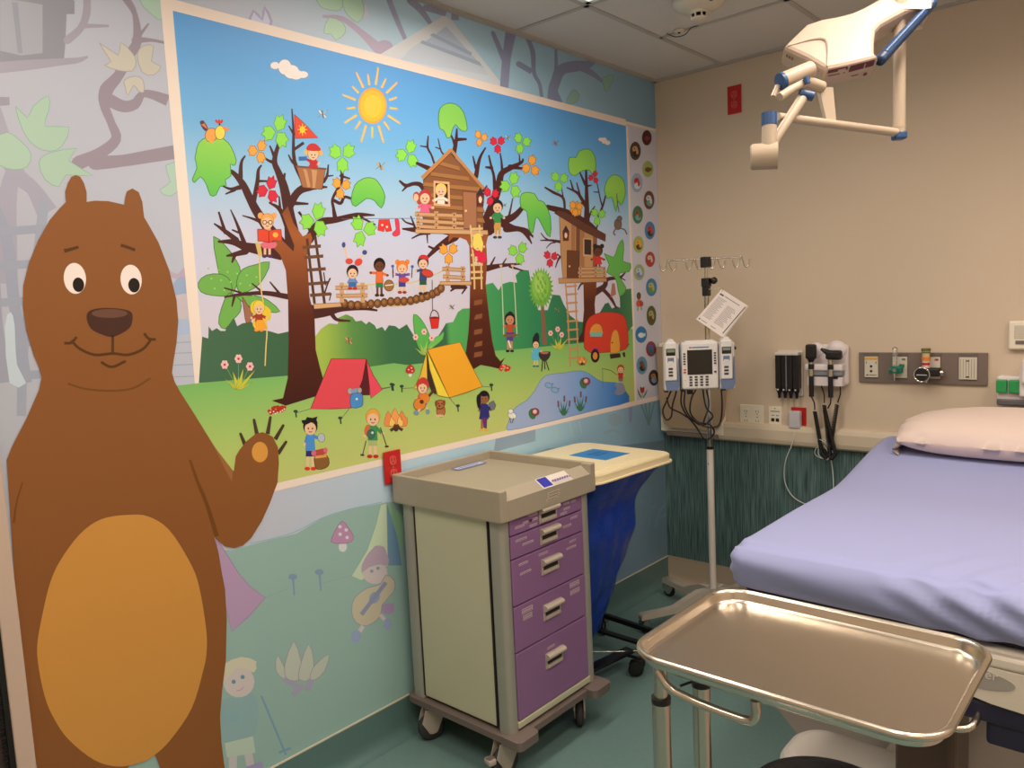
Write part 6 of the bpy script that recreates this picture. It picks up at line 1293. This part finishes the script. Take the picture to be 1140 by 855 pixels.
# ---------------- instrument tray stand
TXa, TXb, TYa, TYb, TZ = 1.497, 2.083, -2.735, -2.29, 1.0
t = thing('tray_stand', 'stainless steel instrument tray stand in front of the foot of the bed', 'tray stand', (1.6, -2.55, 0))
tcx, tcy = (TXa+TXb)/2, (TYa+TYb)/2; w_, h_ = TXb-TXa, TYb-TYa
mb = MB(m_ss); n = None; rings = []
for (ins, z, rr) in ((.024, TZ-.026, .056), (.0195, TZ-.0245, .060), (.0175, TZ-.020, .062), (.0155, TZ-.008, .064), (.013, TZ-.002, .068), (.007, TZ+.001, .074), (.002, TZ-.001, .078), (0, TZ-.006, .08), (.002, TZ-.011, .078), (.008, TZ-.012, .074), (.014, TZ-.016, .068), (.017, TZ-.028, .062)):
    rings.append([(tcx+x, tcy+y, z) for x, y in rrect(w_-2*ins, h_-2*ins, rr, 10)])
n = len(rings[0]); vs = [v for r_ in rings for v in r_]
fs = [(j*n+i, j*n+(i+1) % n, (j+1)*n+(i+1) % n, (j+1)*n+i) for j in range(len(rings)-1) for i in range(n)]
mb.add(vs, fs, True); mb.add(rings[0], [tuple(range(n))]); mb.add(rings[-1], [tuple(range(n))[::-1]]); obj('tray', mb, t)
mb = MB(m_ss); z_ = TZ-.040
loop_ = [(tcx+x, tcy+y, z_) for x, y in rrect(w_-.10, h_-.10, .05, 5)]
mb.tube(loop_, .008, 10, closed=True)
mb.tube([(1.56, -2.70, z_), (1.60, -2.70, z_-.035), (1.74, -2.70, z_-.045), (1.765, -2.70, z_-.03), (1.765, -2.70, z_)], .009, 10, spl=3); obj('support_frame', mb, t)
for nm, y in (('post', -2.665), ('post', -2.555)):
    mb = MB(m_ss); mb.cyl((1.545+(y+2.665)*.3, y, .055), (1.545+(y+2.665)*.3, y, .88), .019); mb.cyl((1.545+(y+2.665)*.3, y, .88), (1.545+(y+2.665)*.3, y, z_), .0145); p = obj('post', mb, t)
    mb = MB(m_bk); mb.cyl((1.545+(y+2.665)*.3, y, .872), (1.545+(y+2.665)*.3, y, .884), .0202); obj('collar', mb, p)
mb = MB(m_bk); mb.tube([(1.57, -2.63, .90), (1.60, -2.59, .91)], .003, 6); mb.box((1.60, -2.60, .90), (1.645, -2.57, .925), .008, 3); obj('release_lever', mb, t)
mb = MB(m_ss); mb.box((1.50, -2.74, .055), (1.60, -2.48, .085), .01); mb.tube([(1.55, -2.70, .07), (1.80, -2.80, .07), (2.05, -2.80, .07)], .016, 10, spl=3); mb.tube([(1.55, -2.52, .07), (1.75, -2.53, .07), (2.05, -2.54, .07)], .016, 10, spl=3); obj('base', mb, t)
for x, y in ((1.52, -2.72), (1.52, -2.50), (2.04, -2.80), (2.04, -2.54)): put_caster(t, x, y, .3, .024, .058, mw=m_bk, mh=m_chr, w=.016)
# ---------------- stool
SX, SY = 1.735, -2.255
t = thing('rolling_stool', 'round black seated rolling stool under the instrument tray', 'stool', (SX, SY, 0))
mb = MB(mat('black_vinyl', C(20, 17, 18), .35, bump=(60, .05))); mb.lathe([(0, .525), (.14, .523), (.175, .515), (.192, .498), (.195, .472), (.187, .447), (.15, .43), (0, .43)], (SX, SY, 0), n=40); obj('seat', mb, t)
mb = MB(m_chr); mb.cyl((SX, SY, .10), (SX, SY, .43), .022); mb.lathe([(0, .43), (.1, .43), (.1, .42), (.03, .40), (0, .40)], (SX, SY, 0)); obj('column', mb, t)
for k in range(5):
    a = 2*PI*k/5+.3; d = V((math.cos(a), math.sin(a), 0)); o_ = V((SX, SY, 0)); s_ = V((-d.y, d.x, 0))*.015
    mb = MB(m_chr); mb.prism([o_+d*u+V((0, 0, z))-s_ for u, z in ((.0, .125), (.22, .085), (.22, .062), (.0, .085))], s_*2); lg = obj('leg', mb, t)
    ps = caster(SX+d.x*.21, SY+d.y*.21, a, .024, .062, mw=m_bk, mh=m_bk, w=.02); c0 = obj('caster', ps[0][1], lg)
    n0 = 0

# ---------------- ceiling mounted examination lamp
t0 = atd(930, 55, 2.2)
t = thing('examination_lamp', 'white articulated examination lamp head with blue grips hanging from a ceiling arm', 'lamp', t0)
m_el = mat('lamp_white', C(176, 148, 126), .4, coat=.1); m_elb = mat('lamp_blue', C(34, 68, 106), .4); m_elt = mat('lamp_tube', C(178, 152, 126), .4); m_navy = mat('lamp_grip_navy', C(30, 50, 78), .4)
Nn = (-fw*.80+V((0, 0, 1))*.42+RT*-.12).normalized()      # the shell's cover side
def onp(px, py, off=0.0):
    d = ray(px, py); P0 = t0+Nn*off; return CAM+d*((P0-CAM).dot(Nn)/d.dot(Nn))
out = [(873.3, 51.6), (876, 47), (898, 25.8), (915, 20), (932, 17), (948, 13), (962, 7), (990, -9), (1012, -22), (1040, -30), (1046, -14), (1040, 2), (1034, 6), (1024, 7), (1008, 12), (994, 19.6), (981, 27), (975.5, 33), (974, 45), (974, 58), (978, 63), (965, 67), (940, 73), (921, 76.5), (915, 73), (898, 63)]
TH = -.072
mb = MB(m_el); A = [onp(*p) for p in out]; cen = sum(A, V())/len(A); n = len(A)
lay = [(0.0, .012), (-.004, .004), (-.012, 0.0), (TH*.55, 0.0), (TH*.92, .004), (TH, .012)]
rings = []
for off, ins in lay:
    r_ = []
    for i, p in enumerate(A):
        q = A[(i+1) % n]; o_ = A[i-1]; e = (q-o_).normalized(); inn = Nn.cross(e)
        if inn.dot(cen-p) < 0 and i not in (12, 13, 14, 15, 16, 17, 18): inn = -inn
        elif i in (12, 13, 14, 15, 16, 17, 18) and inn.dot(cen-p) < 0: inn = -inn
        r_.append(p+Nn*off+inn*ins)
    rings.append(r_)
vs = [v for r_ in rings for v in r_]
mb.add(vs, [(j*n+i, j*n+(i+1) % n, (j+1)*n+(i+1) % n, (j+1)*n+i) for j in range(len(rings)-1) for i in range(n)], False)
tr = tessellate_polygon([rings[0]]); mb.add(rings[0], [tuple(a) for a in tr]); tr = tessellate_polygon([rings[-1]]); mb.add(rings[-1], [tuple(a) for a in tr])
obj('shell', mb, t)
# moulded ridge and recess on the cover
mb = MB(m_el)
rp_ = [onp(877, 51, .001), onp(905, 43.5, .001), onp(918, 44, .001), onp(922, 52, .001), onp(921, 74, .001)]
mb.tube(rp_, [.0015, .005, .006, .0055, .0025], 8, spl=5); obj('cover_ridge', mb, t)
# side print
m_dr = mat('print_maroon', C(88, 30, 36), .5)
def strip(p, q, o0, o1, mt, push=.0012):
    P_, Q_ = onp(*p), onp(*q); e = (Q_-P_).normalized(); s_ = Nn.cross(e); s_ = s_ if s_.dot(P_-cen) > 0 else -s_
    mb.m(mt); mb.add([P_+Nn*o0+s_*push, Q_+Nn*o0+s_*push, Q_+Nn*o1+s_*push, P_+Nn*o1+s_*push], [(0, 1, 2, 3)])
mb = MB(m_dr); strip((922.5, 76.1), (945, 71.5), -.006, -.018, m_dr); strip((947, 71.3), (975, 64), -.006, -.028, m_dr); strip((924, 75.8), (943, 72), -.024, -.030, mat('print_brown', C(120, 90, 76), .5)); strip((966, 67), (970, 66), -.045, -.055, m_dr); strip((952, 70), (960, 68), -.045, -.048, m_dr)
for k in range(5): strip((902+k*3.4, 65.5+k*2.3), (904+k*3.4, 66.8+k*2.3), -.018, -.020, mat('print_brown')); strip((902+k*3.4, 65.5+k*2.3), (904+k*3.4, 66.8+k*2.3), -.026, -.028, mat('print_brown'))
for k in range(3): strip((877+k*3, 53.5+k*1.6), (879+k*3, 54.6+k*1.6), -.02, -.03, mat('print_brown'))
obj('side_print', mb, t, fix=False)
# blue grip
mb = MB(m_navy); g0, g1 = onp(981, 66, -.02), onp(1037, 5, -.015)
mb.tube([g0-(g1-g0).normalized()*.004, g0, g0*.5+g1*.5, g1, g1+(g1-g0).normalized()*.006], [.010, .016, .0145, .014, .008], 12, spl=3); mb.m(m_elb); mb.tube([g0*.93+g1*.07+Nn*.012, g0*.07+g1*.93+Nn*.010], .006, 8); obj('grip_bar', mb, t, label='blue grip bar')
def P3(px, py, d): return atd(px, py, d)
mb = MB(m_elt); a, b = P3(903, 77, 2.17), P3(871, 90, 2.15); mb.cyl(a, b, .0225); g_ = obj('swivel_joint', mb, t)
mb = MB(m_elb); e = (b-a).normalized(); mb.cyl(b-e*.002, b+e*.008, .0235); obj('cap', mb, g_, label='blue end cap')
mb = MB(m_elt); mb.tube([P3(896, 92, 2.14), P3(882, 99, 2.12), P3(868, 108, 2.10)], .0115, 10); mb.tube([P3(866, 96, 2.16), P3(861, 108, 2.15)], .008, 8); mb.tube([P3(897, 90, 2.17), P3(903, 93, 2.18), P3(915, 97, 2.2)], .017, 10); obj('yoke', mb, t)
mb = MB(m_elb); mb.cyl(P3(890, 104, 2.14), P3(905, 107.5, 2.14), .013); mb.cyl(P3(897, 86, 2.12), P3(899, 93, 2.12), .008); obj('pivot_ring', mb, t, label='blue pivot ring')
mb = MB(m_elt); lo_, hi_ = P3(926.5, 139, 2.2), P3(920, 97, 2.2); sx = RT*.5
mb.prism([hi_-RT*.021, hi_+RT*.019, lo_+RT*.0125, lo_-RT*.0125], fw*.02); obj('bracket', mb, t)
mb = MB(m_elt); mb.tube([P3(896, 105, 2.15), P3(872, 142, 2.10), P3(849, 178, 2.10)], [.0145, .0125, .0115], 14); obj('handle_arm', mb, t)
mb = MB(m_elt); a, b = P3(837, 175, 2.10), P3(866, 173, 2.08); mb.cyl(a, b, .034, .036, n=26); mb.cyl(a-(b-a).normalized()*.004, a, .029, .034, n=26); obj('elbow_drum', mb, t)
mb = MB(m_elt); mb.tube([P3(856, 166, 2.08), P3(856.5, 140, 2.08)], .0195, 14); ob_ = obj('elbow_post', mb, t)
mb = MB(m_elb); mb.cyl(P3(856.5, 140, 2.08), P3(856.2, 126, 2.08), .0205); obj('cap', mb, ob_, label='blue cap')
mb = MB(m_elt); cA, cB = P3(866, 130, 2.12), P3(1001, 148, 2.30); mb.cyl(cA, cB, .0115, .0125, n=16); obj('lower_arm', mb, t)
mb = MB(m_elb); mb.box(cB-V((.018, .018, .020)), cB+V((.018, .018, .004)), .006, 2, Matrix.Rotation(.7, 3, 'Z')); obj('elbow_cap', mb, t, label='blue elbow cap')
mb = MB(m_elt); mb.cyl(cB, (cB.x, cB.y, 2.50), .0175, n=18); mb.cyl((cB.x, cB.y, 2.17), (cB.x, cB.y, 2.174), .0182, n=18); mb.cyl((cB.x, cB.y, 2.5), (cB.x, cB.y, RZ-.03), .026, n=18); mb.lathe([(0, 0), (.09, 0), (.09, -.02), (.07, -.05), (.03, -.06), (0, -.06)], (cB.x, cB.y, RZ-.002)); obj('down_tube', mb, t)
